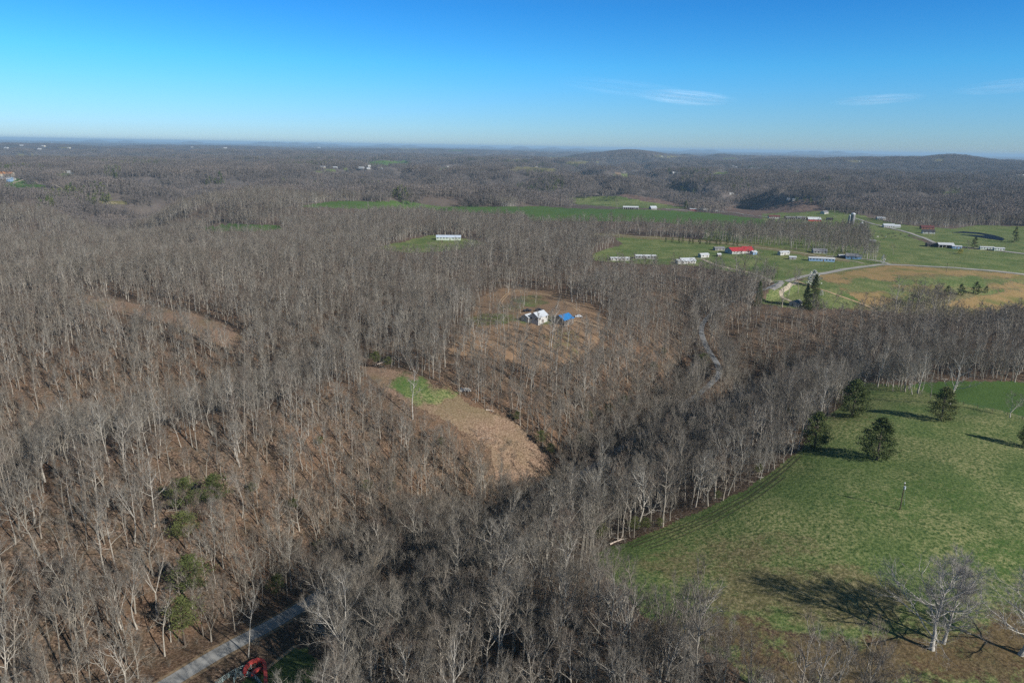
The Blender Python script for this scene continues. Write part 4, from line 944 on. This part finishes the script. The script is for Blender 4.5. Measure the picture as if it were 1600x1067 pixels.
# far scattered homesteads
FARH = [(471,264,5),(500,264,4),(505,263,7),(524,263.5,6),(468,269.5,3),(443,270.5,4),(434,269.5,3),(565,264.5,8),(577,261,4),(576,265,5),(592,263,7),(596,265,4),(630,261,8),(650,259,4),(660,258.5,5),(677,264,2.5),(612,283,3),
 (866,261,5),(838,262,3),(945,249,8),(958,249.5,6),(975,270,4),(990,269,6),(997,269.5,4),(1053,271.5,5),(1060,272,5),(1145,261,4),(1150,262,3),(1160,263,3),(1175,264,4),(1186,264.5,4),(1034,245.5,2.5),(1343,253.5,2.5),(1501,249,4),(1590,275.5,4),(1598,276,4),
 (1141,304.5,3),(1145,304,2.5),(100,271,5),(108,271,4),(112,273,3.5),(233,273.5,2.5),(68,229.5,5),(34,228.5,4),(62,234,4),(10,232.5,5),(108,232.5,4),(300,231,3),(352,232,4),(498,231.5,4),(464,241,2.5),(487,240.5,3),(1232,313.8,5),(1240,314.2,4),(700,262,3),(672,255,3)]
LOOK = [(WHITE, RWHITE, 'white house with pale roof'), (WHITE, RSIL, 'white house with silver roof'), (CREAM, RWHITE, 'cream house with white roof'), (GREYW, RWHITE, 'grey house with white roof')]
def region(x, y):
    if x < 150: return 'in the far-left upland'
    if x < 420: return 'alone in the left upland woods'
    if x < 560: return 'in hamlet left of distant green strip'
    if x < 720: return 'beside distant green strip'
    if x < 900: return 'on distant centre tan fields'
    if x < 1010: return 'near orange plot below round hill'
    if x < 1120: return 'right below the round hill'
    if x < 1250: return 'on slope right of round hill'
    return 'on the long right ridge'
fg = {}
for i, (x_, y_, w_) in enumerate(FARH): fg.setdefault(region(x_, y_), []).append((x_, y_, w_, i))
for rg, L_ in fg.items():
    L_.sort()
    for n_, (x_, y_, w_, i) in enumerate(L_):
        p = at(x_, y_); d = (p-Vector(EYE)).length; L = min(w_*d/FPX, 60); wl, rf, tx = LOOK[i % 4]
        sfx = '' if len(L_) == 1 else (', leftmost' if n_ == 0 else (', rightmost' if n_ == len(L_)-1 else ', '+ORD[min(n_, 19)]+' from left'))
        house('distant_house', tx+' '+rg+sfx, 'house', x_, y_, L, L*.5, 3+L*.06, (i*37) % 50-25, wl, rf, L*.13, wins=3, endwin=0, group='distant homesteads among the hills', dz=2)

# silo, bin
def silo(label, px, py, H, D, mt, dome):
    t = thing('silo', label, 'silo', at(px, py)); q = TB(1); r = D/2
    q.tube([Vector((0, 0, -1)), Vector((0, 0, H))], [r, r], 24, 0); mk('wall', q.V, q.F, mt, t)
    q = TB(1); q.tube([Vector((0, 0, H)), Vector((0, 0, H+r*.35)), Vector((0, 0, H+r*.6)), Vector((0, 0, H+r*.72))], [r*1.03, r*.85, r*.5, .05], 24, 0); mk('dome', q.V, q.F, dome, t)
    for k in range(5):
        q = TB(1); z = H*(k+.5)/5; q.tube([Vector((0, 0, z)), Vector((0, 0, z+.15))], [r*1.012, r*1.012], 24, 0); mk('hoop', q.V, q.F, RGREY, t)
    V, Fa = [], []; bm_box(V, Fa, -.25, .25, -r-.3, -r-.05, 0, H); mk('ladder', V, Fa, RSIL, t)
silo('tall concrete silo with pale dome rising over the farmyard', 1331, 351, 16, 6.6, cm('silo_stave', (.2, .19, .18), var=.25), RWHITE)
silo('short blue-white grain bin beside the tall silo', 1346, 352.5, 3.6, 5.0, RSIL, RWHITE)
silo('slim grey silo just left of the tall silo', 1326, 350, 13, 3.5, cm('silo_grey', (.33, .32, .3), var=.2), RSIL)

# utility poles
WOOD = cm('pole_wood', (.10, .075, .055), var=.2)
def pole(label, px, py, H, guy=False, rot=0, group='utility poles'):
    t = thing('utility_pole', label, 'utility pole', at(px, py), R(rot), group); q = TB(1)
    q.tube([Vector((0, 0, -1)), Vector((0, 0, H))], [.17, .12], 8, 0); mk('shaft', q.V, q.F, WOOD, t)
    if guy:
        q = TB(1); q.tube([Vector((.1, 0, H-.4)), Vector((2.6, 2.4, 0))], [.025, .025], 4, 0); mk('guy_wire', q.V, q.F, RSIL, t)
        q = TB(1); q.tube([Vector((0, -.35, H-1.6)), Vector((0, -.35, H-.7))], [.28, .28], 10, 0); mk('transformer', q.V, q.F+[tuple(range(10)), tuple(range(19, 9, -1))], RSIL, t)
        V, Fa = [], []; bm_box(V, Fa, -.12, .12, -.12, .12, H, H+.3); mk('insulator', V, Fa, FRAMEM, t)
    else:
        V, Fa = [], []; bm_box(V, Fa, -1.1, 1.1, -.07, .07, H-.7, H-.55); mk('crossarm', V, Fa, WOOD, t)
pole('dark wooden utility pole with transformer standing in the open meadow', 1406, 796, 8.2, True)
for px_, py_, h_, lb in [(1214, 436, 10, 'utility pole beside the small evergreen near the driveway fork'), (1303, 422, 9, 'utility pole where the road leaves the blossom tree'), (1232, 383, 22, 'tall pale mast rising from the leafless wood band'), (1478, 426, 9, 'utility pole on the far side of the long pale road'), (1568, 398, 10, 'utility pole beside the turquoise mobile homes')]:
    pole(lb, px_, py_, h_)

# fences
def fence(label, pxs, sp, H, wood, rails=(.5, .95), mt2=None):
    P = gl(pxs, 6); A = np.array(P)[:, :2]; s = np.concatenate([[0], np.cumsum(np.hypot(*np.diff(A, axis=0).T))]); n = int(s[-1]/sp)+1
    t_ = np.linspace(0, s[-1], n); X = np.interp(t_, s, A[:, 0]); Y = np.interp(t_, s, A[:, 1]); Z = Hm(X, Y)
    o = Vector((X[0], Y[0], Z[0])); t = thing('fence', label, 'fence', o)
    pts = [Vector((X[i], Y[i], Z[i]))-o for i in range(n)]
    for p in pts:
        V, Fa = [], []; bm_box(V, Fa, p.x-.07, p.x+.07, p.y-.07, p.y+.07, p.z-.3, p.z+H); mk('post', V, Fa, wood, t)
    for h in rails:
        q = TB(1); q.tube([p+Vector((0, 0, H*h)) for p in pts], [.02 if mt2 is None else .05]*n, 4, 0); mk('rail', q.V, q.F, mt2 or RSIL, t)
    return t
fence('post and wire fence between the meadow and bright green field', [(1352, 602), (1420, 611), (1500, 631), (1560, 645), (1600, 656), (1680, 676)], 5.5, 1.4, WOOD)
PALEB = cm('pale_blue_pipe', (.32, .42, .42), var=.15)
fence('pale blue pipe corral panels beside the red hay feeder', [(338, 1072), (362, 1056), (381, 1047), (393, 1046)], 1.6, 1.5, PALEB, (.15, .4, .65, .95), PALEB)
fence('pale blue pipe corral fence at the bottom edge', [(366, 1066), (372, 1057), (390, 1057), (402, 1064), (412, 1078)], 1.4, 1.5, PALEB, (.15, .4, .65, .95), PALEB)
def band(V, Fa, pts, z0, z1, th):
    n = len(pts); b = len(V)
    for i, p in enumerate(pts):
        a = pts[max(0, i-1)]; c = pts[min(n-1, i+1)]; d = (c-a).normalized(); s_ = Vector((-d.y, d.x, 0))*th/2
        for q, z in ((p-s_, z0), (p+s_, z0), (p+s_, z1), (p-s_, z1)): V.append((q.x, q.y, p.z+z))
    for i in range(n-1):
        for k in range(4): Fa.append((b+i*4+k, b+i*4+(k+1) % 4, b+i*4+4+(k+1) % 4, b+i*4+4+k))
    Fa += [(b, b+1, b+2, b+3), (b+(n-1)*4+3, b+(n-1)*4+2, b+(n-1)*4+1, b+(n-1)*4)]
P = [at(a, b) for a, b in [(383, 1057), (386, 1049), (393, 1042), (402, 1038), (410, 1039), (414, 1045), (415.5, 1056), (416, 1078)]]
o = P[0].copy(); P = [Vector(q) for q in smooth_line([p-o for p in P], 5)]
t = thing('hay_feeder', 'red painted curved metal hay feeder at the bottom edge', 'hay feeder', o)
RF = cm('red_paint', (.5, .075, .065), var=.15, rough=.5)
V, Fa = [], []; band(V, Fa, P, 1.0, 1.7, .8); mk('top_band', V, Fa, RF, t)
V, Fa = [], []; P2 = [Vector((p.x*.62+2.2, p.y*.62-.9, p.z)) for p in P[:26]]; band(V, Fa, P2, 1.0, 1.55, .8); mk('inner_band', V, Fa, RF, t)
for i in range(0, len(P), 5):
    V, Fa = [], []; p = P[i]; bm_box(V, Fa, p.x-.1, p.x+.1, p.y-.1, p.y+.1, p.z-.2, p.z+1.2); mk('post', V, Fa, RF, t)

# logs and rubble
def log(label, pa, pb, r, mt, stubs=3):
    a = at(*pa); b = at(*pb); t = TB(int(pa[0])); d = b-a
    pts = [Vector((0, 0, r))+d*f+Vector((0, 0, .12*math.sin(f*5))) for f in (0, .3, .6, 1)]; t.tube(pts, [r, r*.9, r*.7, r*.4], 8, 0)
    for k in range(stubs):
        q, e = sample(pts, .5+.15*k); u = t.off(e, R(50)); u.z = abs(u.z); t.tube([q, q+u*1.6], [r*.3, .03], 5, 0)
    o = mk('fallen_log', t.V, t.F, mt); o.location = a; tag(o, label, 'log')
LOGM = cm('bleached_log', (.6, .5, .42), var=.2)
log('bleached fallen log at the wood edge beside the meadow corner', (953, 851), (974, 842), .22, LOGM); log('pale fallen log on the right edge of the dirt strip', (759, 641), (772, 643), .3, LOGM); log('pale fallen tree trunk by the small evergreens above the clearing', (585, 572), (602, 565), .25, LOGM, 5)
def rubble(name, label, px, py, w, n, mt, seed):
    rn = random.Random(seed); V, Fa = [], []
    for k in range(n):
        a = rn.uniform(0, 6.28); r_ = w*math.sqrt(rn.random()); h = (1-r_/w)*w*.35; c = Vector((r_*math.cos(a), r_*math.sin(a)*.6, h*rn.random())); s_ = rn.uniform(.2, .6)
        e = Matrix.Rotation(rn.uniform(0, 3), 3, 'Z') @ Matrix.Rotation(rn.uniform(-.8, .8), 3, 'X'); U, G = [], []; bm_box(U, G, -s_*1.6, s_*1.6, -s_*.4, s_*.4, -s_*.3, s_*.3); b = len(V)
        V += [tuple(e @ Vector(u)+c) for u in U]; Fa += [tuple(q+b for q in g) for g in G]
    o = mk(name, V, Fa, mt); o.location = at(px, py); tag(o, label, 'pile')
rubble('rubble_pile', 'heap of white rubble and branches at the edge of the dirt strip', 724, 609, 3.4, 70, cm('white_rubble', (.55, .53, .5), var=.2), 4)
rubble('stone_heap', 'pale stone heap beside the far-left evergreen wood', 173, 318, 14, 60, cm('tan_stone', (.6, .5, .38), var=.2), 5)
rubble('lumber_pile', 'small dark lumber pile right of the blue roof', 878, 511, 1.6, 14, DARKW, 6)

# ------------------------------------------------------------------ single trees
def put_tree(name, label, px, py, hpx, parts, H0, group=None, cat='tree', wide=1.0, rz=None, scale=None, dx=0):
    p = at(px, py); d = (p-Vector(EYE)).length
    el = math.asin((CAM_H-p.z)/d); s_ = scale or hpx*d/FPX/max(.3, math.cos(el))/H0
    t = thing(name, label, cat, p, rz if rz is not None else (px*7.3) % 6.28, group); t.scale = (s_*wide, s_*wide, s_)
    for nm, me in parts:
        c = bpy.data.objects.new(nm, me); COL.objects.link(c); c.parent = t
    return t
def ev_parts(seed, kind, det, leaf, bark=None):
    t = evergreen(seed, kind, det); return [('trunk', tb_mesh('trunk', t, [bark or M_DBARK], 0)), ('crown', tb_mesh('crown', t, [leaf], 1))]
CED = [ev_parts(200+i, 'cedar', 2, M_LEAF) for i in range(3)]; PIN = [ev_parts(210+i, 'pine', 2, M_PINE) for i in range(3)]; SPR = ev_parts(220, 'spruce', 2, M_LEAF)
CEDM = ev_parts(221, 'cedar', 1, M_LEAF); SPRM = ev_parts(222, 'spruce', 1, M_LEAF); BLO = ev_parts(223, 'cedar', 1, M_BLOOM)
put_tree('cedar_tree', 'round dark cedar standing alone in mid meadow', 1370, 718, 56, CED[0], 12.5, wide=1.35)
put_tree('cedar_tree', 'dark cedar at the wood edge left of the lone meadow cedar', 1272, 702, 52, CED[1], 12.5, wide=1.25)
put_tree('cedar_tree', 'broad olive cedar at the top corner of the meadow', 1331, 650, 50, CED[2], 12.5, wide=1.4)
put_tree('cedar_tree', 'dark cedar by the fence with long shadow to its left', 1470, 657, 44, CED[0], 12.5, wide=1.35, rz=2)
put_tree('cedar_tree', 'dark cedar cut by the right edge of the meadow', 1603, 699, 34, CED[1], 12.5, rz=1)
put_tree('spruce_tree', 'tall dark spruce over the white cottage', 1269, 484, 50, SPR, 17, wide=1.1)
put_tree('spruce_tree', 'slim dark spruce tucked against the left of the tall spruce', 1258, 482, 36, SPR, 17, rz=3)
put_tree('spruce_tree', 'shorter dark spruce left of the driveway loop', 1184, 478, 36, SPR, 17, rz=2)
put_tree('spruce_tree', 'small spruce next to the driveway fork pole', 1208, 436, 15, SPRM, 17, wide=1.4)
put_tree('spruce_tree', 'dark conifer on the bank beyond the pond', 1584, 379, 19, SPRM, 17, wide=1.5)
put_tree('cedar_tree', 'round evergreen left of the crest field house, left of two', 1071, 327, 12, CEDM, 12.5, wide=1.1)
put_tree('cedar_tree', 'round evergreen left of the crest field house, right of two', 1085, 326, 13, CEDM, 12.5, wide=1.0, rz=1)
put_tree('blossom_tree', 'white blossoming tree behind the tall spruce', 1270, 447, 22, BLO, 12.5, wide=1.5)
put_tree('blossom_tree', 'pale conical blossoming tree at the road junction', 1379, 412, 12, BLO, 12.5, wide=.9)
put_tree('blossom_tree', 'low pale blossoming bush right of the tall spruce', 1283, 462, 8, BLO, 12.5, wide=1.3)
k_ = 0
for px_, py_, h_, lb in [(293,815,48,'olive pine, upper left of the group on the left slope'),(338,805,46,'olive pine, upper right of the group on the left slope'),(291,858,40,'olive pine just below the upper pine pair, left slope'),
   (302,948,52,'large olive pine midway between slope pines and road'),(290,1008,48,'olive pine lowest of the column above the bottom road'),(434,937,26,'low pine beside the bottom road in deep shadow'),(502,868,18,'small pine at the shaded foot of the slope'),
   (748,866,34,'bright pine inside the dark wood above bottom centre'),(574,776,20,'small pine on the mid slope below the tall pale tree'),(612,775,18,'small pine right of its twin on the mid slope'),(500,700,14,'little pine high on the left slope'),
   (588,574,20,'small dark pine behind the fallen trunk, left one'),(607,577,16,'small dark pine behind the fallen trunk, right one'),(845,700,22,'low evergreen on the right edge of the dirt strip'),(860,715,18,'low evergreen lower on the dirt strip edge'),
   (808,662,16,'low evergreen at the top right of the dirt strip'),(950,655,20,'small pine in the hollow wood left of the dark woods'),(920,662,16,'small pine left of the hollow centre'),(975,640,18,'small pine nearest the dark woods'),(905,700,16,'small pine at the hollow foot'),
   (1098,588,28,'green pine beside the curving road'),(1020,585,16,'small pine on the slope above the curving road'),(1035,560,14,'small pine higher above the curving road'),(938,850,24,'green pine at the meadow corner by the bleached log'),(880,868,26,'dark pine left of the meadow corner'),
   (990,836,22,'green pine against the meadow edge wood'),(1008,832,18,'small pine beside its taller twin on the meadow edge'),(1030,828,14,'last small pine along the meadow edge'),(690,700,14,'small pine left of the dirt strip'),(460,800,16,'small pine amid the left slope trees'),(395,775,16,'small pine right of the upper pine pair'),
   (1185,745,16,'low evergreen at the dark wood edge above the meadow'),(1120,785,14,'low evergreen among trunks at the meadow edge')]:
    put_tree('pine_tree', lb, px_, py_, h_*1.2, PIN[k_ % 3], 15, group='pines scattered in the bare woods', wide=1.5 if h_ > 30 else 1.45); k_ += 1
for i in range(14):
    px_ = 1040+i*8.5+(i*37 % 5); py_ = 378.5+(px_-1040)*.055
    put_tree('cedar_tree', 'small dark cedar in the row along the pale path, '+('leftmost' if i == 0 else ORD[i]+' from left'), px_, py_, 7+(i*13 % 4), CEDM, 12.5, group='cedar row along the pale path', wide=.9)
for px_, py_, h_, lb in [(1480,462,13,'dark cedar at left of the orange field thicket'),(1500,462,15,'dark cedar in the middle of the orange field thicket'),(1524,460,16,'taller dark cedar right in the orange field thicket'),(1540,458,9,'low dark cedar at right end of the thicket'),(1522,388,14,'dark cedar left of the turquoise mobile homes'),(344,282,12,'dark cedar clump tree on the left upland'),(1045,272,9,'dark round cedar near the orange bare plot')]:
    put_tree('cedar_tree', lb, px_, py_, h_, CEDM, 12.5, wide=1.2)
# big bare trees standing free
def bare_parts(kind, seed, bark=None):
    t = bare_tree(kind, seed, 2); return [('trunk', tb_mesh('trunk', t, [bark or M_BARK], 0)), ('crown', tb_mesh('crown', t, [M_TWIGO if kind == 'oak' else M_TWIG], 1))]
OK1 = bare_parts('oak', 301, M_BARKO); OK2 = bare_parts('oak', 302, M_BARKO); OK3 = bare_parts('oak', 303, M_BARKO)
put_tree('oak_tree', 'great spreading bare oak with pale trunk in the bottom-right pasture', 1456, 1014, 0, OK1, 20, wide=1.3, scale=1.08, rz=0.4)
put_tree('oak_tree', 'smaller darker-stemmed bare oak just behind the great oak', 1474, 1004, 0, OK2, 20, wide=1.3, scale=.8, rz=2.4)
put_tree('oak_tree', 'spreading bare oak cut by the right edge of the picture', 1594, 1022, 0, OK3, 20, wide=1.3, scale=1.05, rz=4.4)
SY1 = bare_parts('spread', 311, M_BARKO)
put_tree('bare_tree', 'tall pale bare tree behind the fence cedar', 1483, 633, 58, SY1, 20, wide=1.2)
put_tree('bare_tree', 'dark bare tree at the fence left of the pale one', 1413, 610, 34, bare_parts('spread', 312), 20, wide=1.2)
put_tree('bare_tree', 'small bare tree between the two fence trees', 1454, 622, 32, bare_parts('tall', 313), 23, wide=1.1)
put_tree('bare_tree', 'tall white-stemmed tree beside the bottom-left road', 388, 1027, 92, bare_parts('slender', 314, M_BARKO), 21)
put_tree('bare_tree', 'big pale fan-crowned tree at bottom centre-left', 536, 1078, 122, bare_parts('forked', 325, M_BARKO), 22, wide=1.25)
put_tree('bare_tree', 'low bare thorn tree at the right meadow edge', 1578, 652, 32, bare_parts('vase', 316), 19, wide=1.6)
put_tree('bare_tree', 'tall pale tree crossing the green patch of the clearing', 645, 655, 82, bare_parts('tall', 317, M_BARKO), 23)
put_tree('bare_tree', 'tall pale bare tree in front of the blue-roofed outbuilding', 860, 560, 80, bare_parts('tall', 318, M_BARKO), 23)
put_tree('thorn_bush', 'rusty brown bare bush left of the olive cedar', 1303, 652, 28, [('trunk', tb_mesh('trunk', bare_tree('vase', 319, 2), [M_DBARK], 0)), ('crown', tb_mesh('crown', bare_tree('vase', 319, 2), [simple('rusty_twigs', (.16, .09, .07))], 1))], 19, cat='bush', wide=1.5)
for px_, py_, w_, lb in [(1500, 397, 7, 'yellow blooming bush beside the right-hand road'), (1318, 398, 5, 'low yellow-green bush near the junction')]:
    put_tree('bush', lb, px_, py_, w_, ev_parts(240, 'cedar', 1, simple('yellow_bloom', (.4, .36, .06))), 12.5, cat='bush', wide=2.0)

MT = [[('trunk', tb_mesh('trunk', q, [M_BARK], 0)), ('crown', tb_mesh('crown', q, [M_TWIG], 1))] for q in (bare_tree('spread', 401, 1), bare_tree('forked', 402, 1), bare_tree('tall', 403, 1))]
for i, (x_, y_, h_, lb) in enumerate([(1150,434,36,'bare tree in front of the gravel driveway, leftmost of its clump'),(1163,431,40,'taller bare tree second in the clump by the gravel driveway'),(1176,433,34,'third bare tree of the clump by the gravel driveway'),(1190,436,30,'bare tree at right end of the driveway clump'),
   (1232,462,34,'bare tree over the driveway loop left of the cottage'),(1247,458,32,'reddish bare tree between driveway loop and tall spruce'),(1222,480,30,'bare tree left of the white cottage'),(1300,484,24,'low bare tree right of the tall spruce'),
   (1397,494,48,'big bare tree overlapping the stubble field, left of three'),(1432,490,42,'big bare tree overlapping the stubble field, middle of three'),(1458,487,36,'big bare tree overlapping the stubble field, right of three'),
   (1300,404,22,'bare tree behind the long blue mobile home'),(1350,403,20,'bare tree right of the slate-roofed blue house'),(1396,398,14,'lone bare tree on the pasture beyond the junction'),(1448,352,14,'bare tree uphill of the brown-roofed house'),(1512,391,12,'bare tree left of the turquoise mobile homes'),
   (1318,346,16,'bare tree behind the farmyard left of the silo'),(1304,340,15,'bare tree by the farmhouse behind the farmyard'),(964,326,13,'lone bare tree left of the long white crest barn'),(1130,330,14,'bare tree right of the crest field house')]):
    put_tree('bare_tree', lb, x_, y_, h_, MT[i % 3], 20, wide=1.3)
# cattle
def cow(label, px, py, rot, col):
    t = TB(3)
    t.tube([Vector((-1.05, 0, 1.0)), Vector((-.95, 0, 1.02)), Vector((-.3, 0, .95)), Vector((.5, 0, 1.0)), Vector((.8, 0, 1.1)), Vector((1.15, 0, 1.2)), Vector((1.35, 0, 1.15)), Vector((1.65, 0, .95))], [.05, .3, .38, .36, .26, .19, .17, .08], 10, 0)
    for x in (-.8, .6):
        for y in (-.2, .2): t.tube([Vector((x, y, .9)), Vector((x+.04, y, .5)), Vector((x, y, 0))], [.15, .08, .06], 6, 0)
    t.tube([Vector((-1.05, 0, 1.1)), Vector((-1.2, 0, .5))], [.04, .02], 4, 0)
    o = mk('cow', t.V, t.F, cm('hide%s' % (col,), col)); p = at(px, py); o.location = p; o.rotation_euler = (0, 0, R(rot)); o.scale = (1.1,)*3; tag(o, label, 'cow', 'cattle grazing in the pasture')
cows = [(1378,369,(.03,.025,.02)),(1384,371,(.75,.73,.7)),(1381,374,(.03,.025,.02)),(1388,367,(.03,.025,.02)),(1393,372,(.04,.03,.02)),(1399,370,(.03,.025,.02)),(1403,374,(.03,.025,.02)),(1407,367,(.03,.025,.02)),(1414,371,(.03,.025,.02)),(1421,369,(.03,.025,.02)),(1376,365,(.03,.025,.02)),(1396,366,(.1,.05,.03)),(1371,371,(.7,.68,.65))]
dk = 0; wt = 0
for i, (x_, y_, c_) in enumerate(sorted(cows)):
    if c_[0] > .3: wt += 1; lb = 'white cow in the cattle pasture, '+('left' if wt == 1 else 'right')+' of two white ones'
    else: dk += 1; lb = 'dark cow grazing in the cattle pasture, '+('leftmost' if dk == 1 else ORD[dk-1]+' from left')+' of the dark ones'
    cow(lb, x_, y_, i*67 % 360, c_)

# evergreen stands too dense to count
def stand():
    Ps = []; X, Y = jgrid(-2600, 2600, 500, 5200, 10, 17); P = np.stack([X, Y, Hm(X, Y)], 1); P = P[in_view(P, 60, 0)]; px, py = proj(P); k = np.zeros(len(P), bool)
    for q in [[(60,303),(110,299),(140,294),(165,297),(172,318),(150,322),(80,320)],[(58,316),(95,316),(95,325),(60,325)],[(163,266),(188,265),(190,280),(165,282)],[(320,281),(350,280),(352,290),(322,291)],[(1062,268),(1106,269),(1108,275),(1070,276)],
              [(1235,314),(1290,316),(1280,320),(1240,319)],[(1450,300),(1500,302),(1495,306),(1460,305)],[(610,305),(640,303),(650,314),(615,314)],[(860,282),(880,281),(880,290),(862,290)],[(480,243),(502,243),(502,246),(482,246)],[(880,258),(900,257),(905,262),(884,262)]]:
        k |= inpoly(px, py, q) & (rs.rand(len(P)) < .55)
    nz = fbm(P[:, 0]/300, P[:, 1]/300, 88, 3); k |= (nz > .66) & (rs.rand(len(P)) < .25) & (np.hypot(P[:, 0], P[:, 1]) > 1900) & ~is_open(P, 10)
    P = P[k]; n = len(P)
    return P, np.array(EV0)[rs.randint(0, 2, n)], np.stack([np.zeros(n), np.zeros(n), rs.uniform(0, 6.28, n)], 1), np.repeat(rs.uniform(.9, 1.5, n)[:, None], 3, 1)
P, v_, r_, s_ = stand(); scatter('evergreen_wood', P, v_, r_, s_, {'kind': 'stuff'})

# clouds: thin cirrus streaks high above the air near the ground
def cloud(label, px, py, D, wpx, hpx, dens, tilt):
    x, y, z = ray_z(px, py, D); w = wpx/FPX*D; h = hpx/FPX*D
    me = bpy.data.meshes.new('cloud'); import bmesh as _b; bm = _b.new(); _b.ops.create_icosphere(bm, subdivisions=4, radius=1); bm.to_mesh(me); bm.free()
    o = bpy.data.objects.new('cloud', me); COL.objects.link(o); o.location = (x, y, z); o.scale = (w/2, h*3, h/2); o.rotation_euler = (0, R(tilt), -math.atan2(x, y)); tag(o, label, 'cloud')
    m_ = bpy.data.materials.new('cirrus'); m_.use_nodes = True; n = m_.node_tree; n.nodes.clear(); out = n.nodes.new('ShaderNodeOutputMaterial')
    tc = n.nodes.new('ShaderNodeTexCoord'); mp = n.nodes.new('ShaderNodeMapping'); mp.inputs['Scale'].default_value = (1.1, 2.5, 5.0); mp.inputs['Rotation'].default_value = (0, 0, .3); mp.inputs['Location'].default_value = (px*.01, 0, 0); n.links.new(tc.outputs['Object'], mp.inputs[0])
    f = noise(n, 1.7, 7, mp.outputs[0], .68); sx_ = n.nodes.new('ShaderNodeSeparateXYZ'); n.links.new(tc.outputs['Object'], sx_.inputs[0])
    q = math_(n, 'ADD', math_(n, 'MULTIPLY', sx_.outputs[0], sx_.outputs[0]), math_(n, 'MULTIPLY', sx_.outputs[2], sx_.outputs[2]))
    fall = math_(n, 'SUBTRACT', 1.0, q); fall.node.use_clamp = True
    g = math_(n, 'MULTIPLY', math_(n, 'POWER', fall, 1.6), math_(n, 'MULTIPLY', math_(n, 'SUBTRACT', f, .36), 2.6)); g.node.use_clamp = True; g = math_(n, 'MULTIPLY', g, dens)
    tr = n.nodes.new('ShaderNodeBsdfTransparent'); df = n.nodes.new('ShaderNodeBsdfDiffuse'); tl = n.nodes.new('ShaderNodeBsdfTranslucent'); ad = n.nodes.new('ShaderNodeAddShader'); mx = n.nodes.new('ShaderNodeMixShader')
    for q_ in (df, tl): q_.inputs['Color'].default_value = (.95, .97, 1, 1)
    n.links.new(df.outputs[0], ad.inputs[0]); n.links.new(tl.outputs[0], ad.inputs[1]); n.links.new(g, mx.inputs[0]); n.links.new(tr.outputs[0], mx.inputs[1]); n.links.new(ad.outputs[0], mx.inputs[2]); n.links.new(mx.outputs[0], out.inputs[0]); me.materials.append(m_)
cloud('thin white cirrus streak, brighter one above the round hill', 1072, 153, 60000, 150, 20, .27, 4)
cloud('thin white cirrus streak above the right ridge', 1372, 156, 60000, 120, 13, .24, -3)
cloud('faint cirrus wisp touching the right edge', 1582, 135, 60000, 130, 16, .18, -4)
cloud('faint long cirrus veil left of the bright streak', 985, 140, 60000, 230, 22, .07, 6)

# ------------------------------------------------------------------ air
def haze_box():
    z0 = float(GZ.min())-1.5; z1 = max(CAM_H+6, float(GZ.max())+2); a = 63500
    V = [(x, y, z) for z in (z0, z1) for x, y in ((-a, -a), (a, -a), (a, a), (-a, a))]
    o = mesh_np('haze', V, [(3, 2, 1, 0), (4, 5, 6, 7), (0, 1, 5, 4), (1, 2, 6, 5), (2, 3, 7, 6), (3, 0, 4, 7)], [])
    m_ = bpy.data.materials.new('haze'); m_.use_nodes = True; n = m_.node_tree; n.nodes.clear()
    out = n.nodes.new('ShaderNodeOutputMaterial'); v = n.nodes.new('ShaderNodeVolumePrincipled')
    v.inputs['Density'].default_value = 4.9e-5; v.inputs['Color'].default_value = (0.50, 0.76, 1.0, 1)
    n.links.new(v.outputs[0], out.inputs['Volume']); o.data.materials.append(m_); o['kind'] = 'stuff'
haze_box()
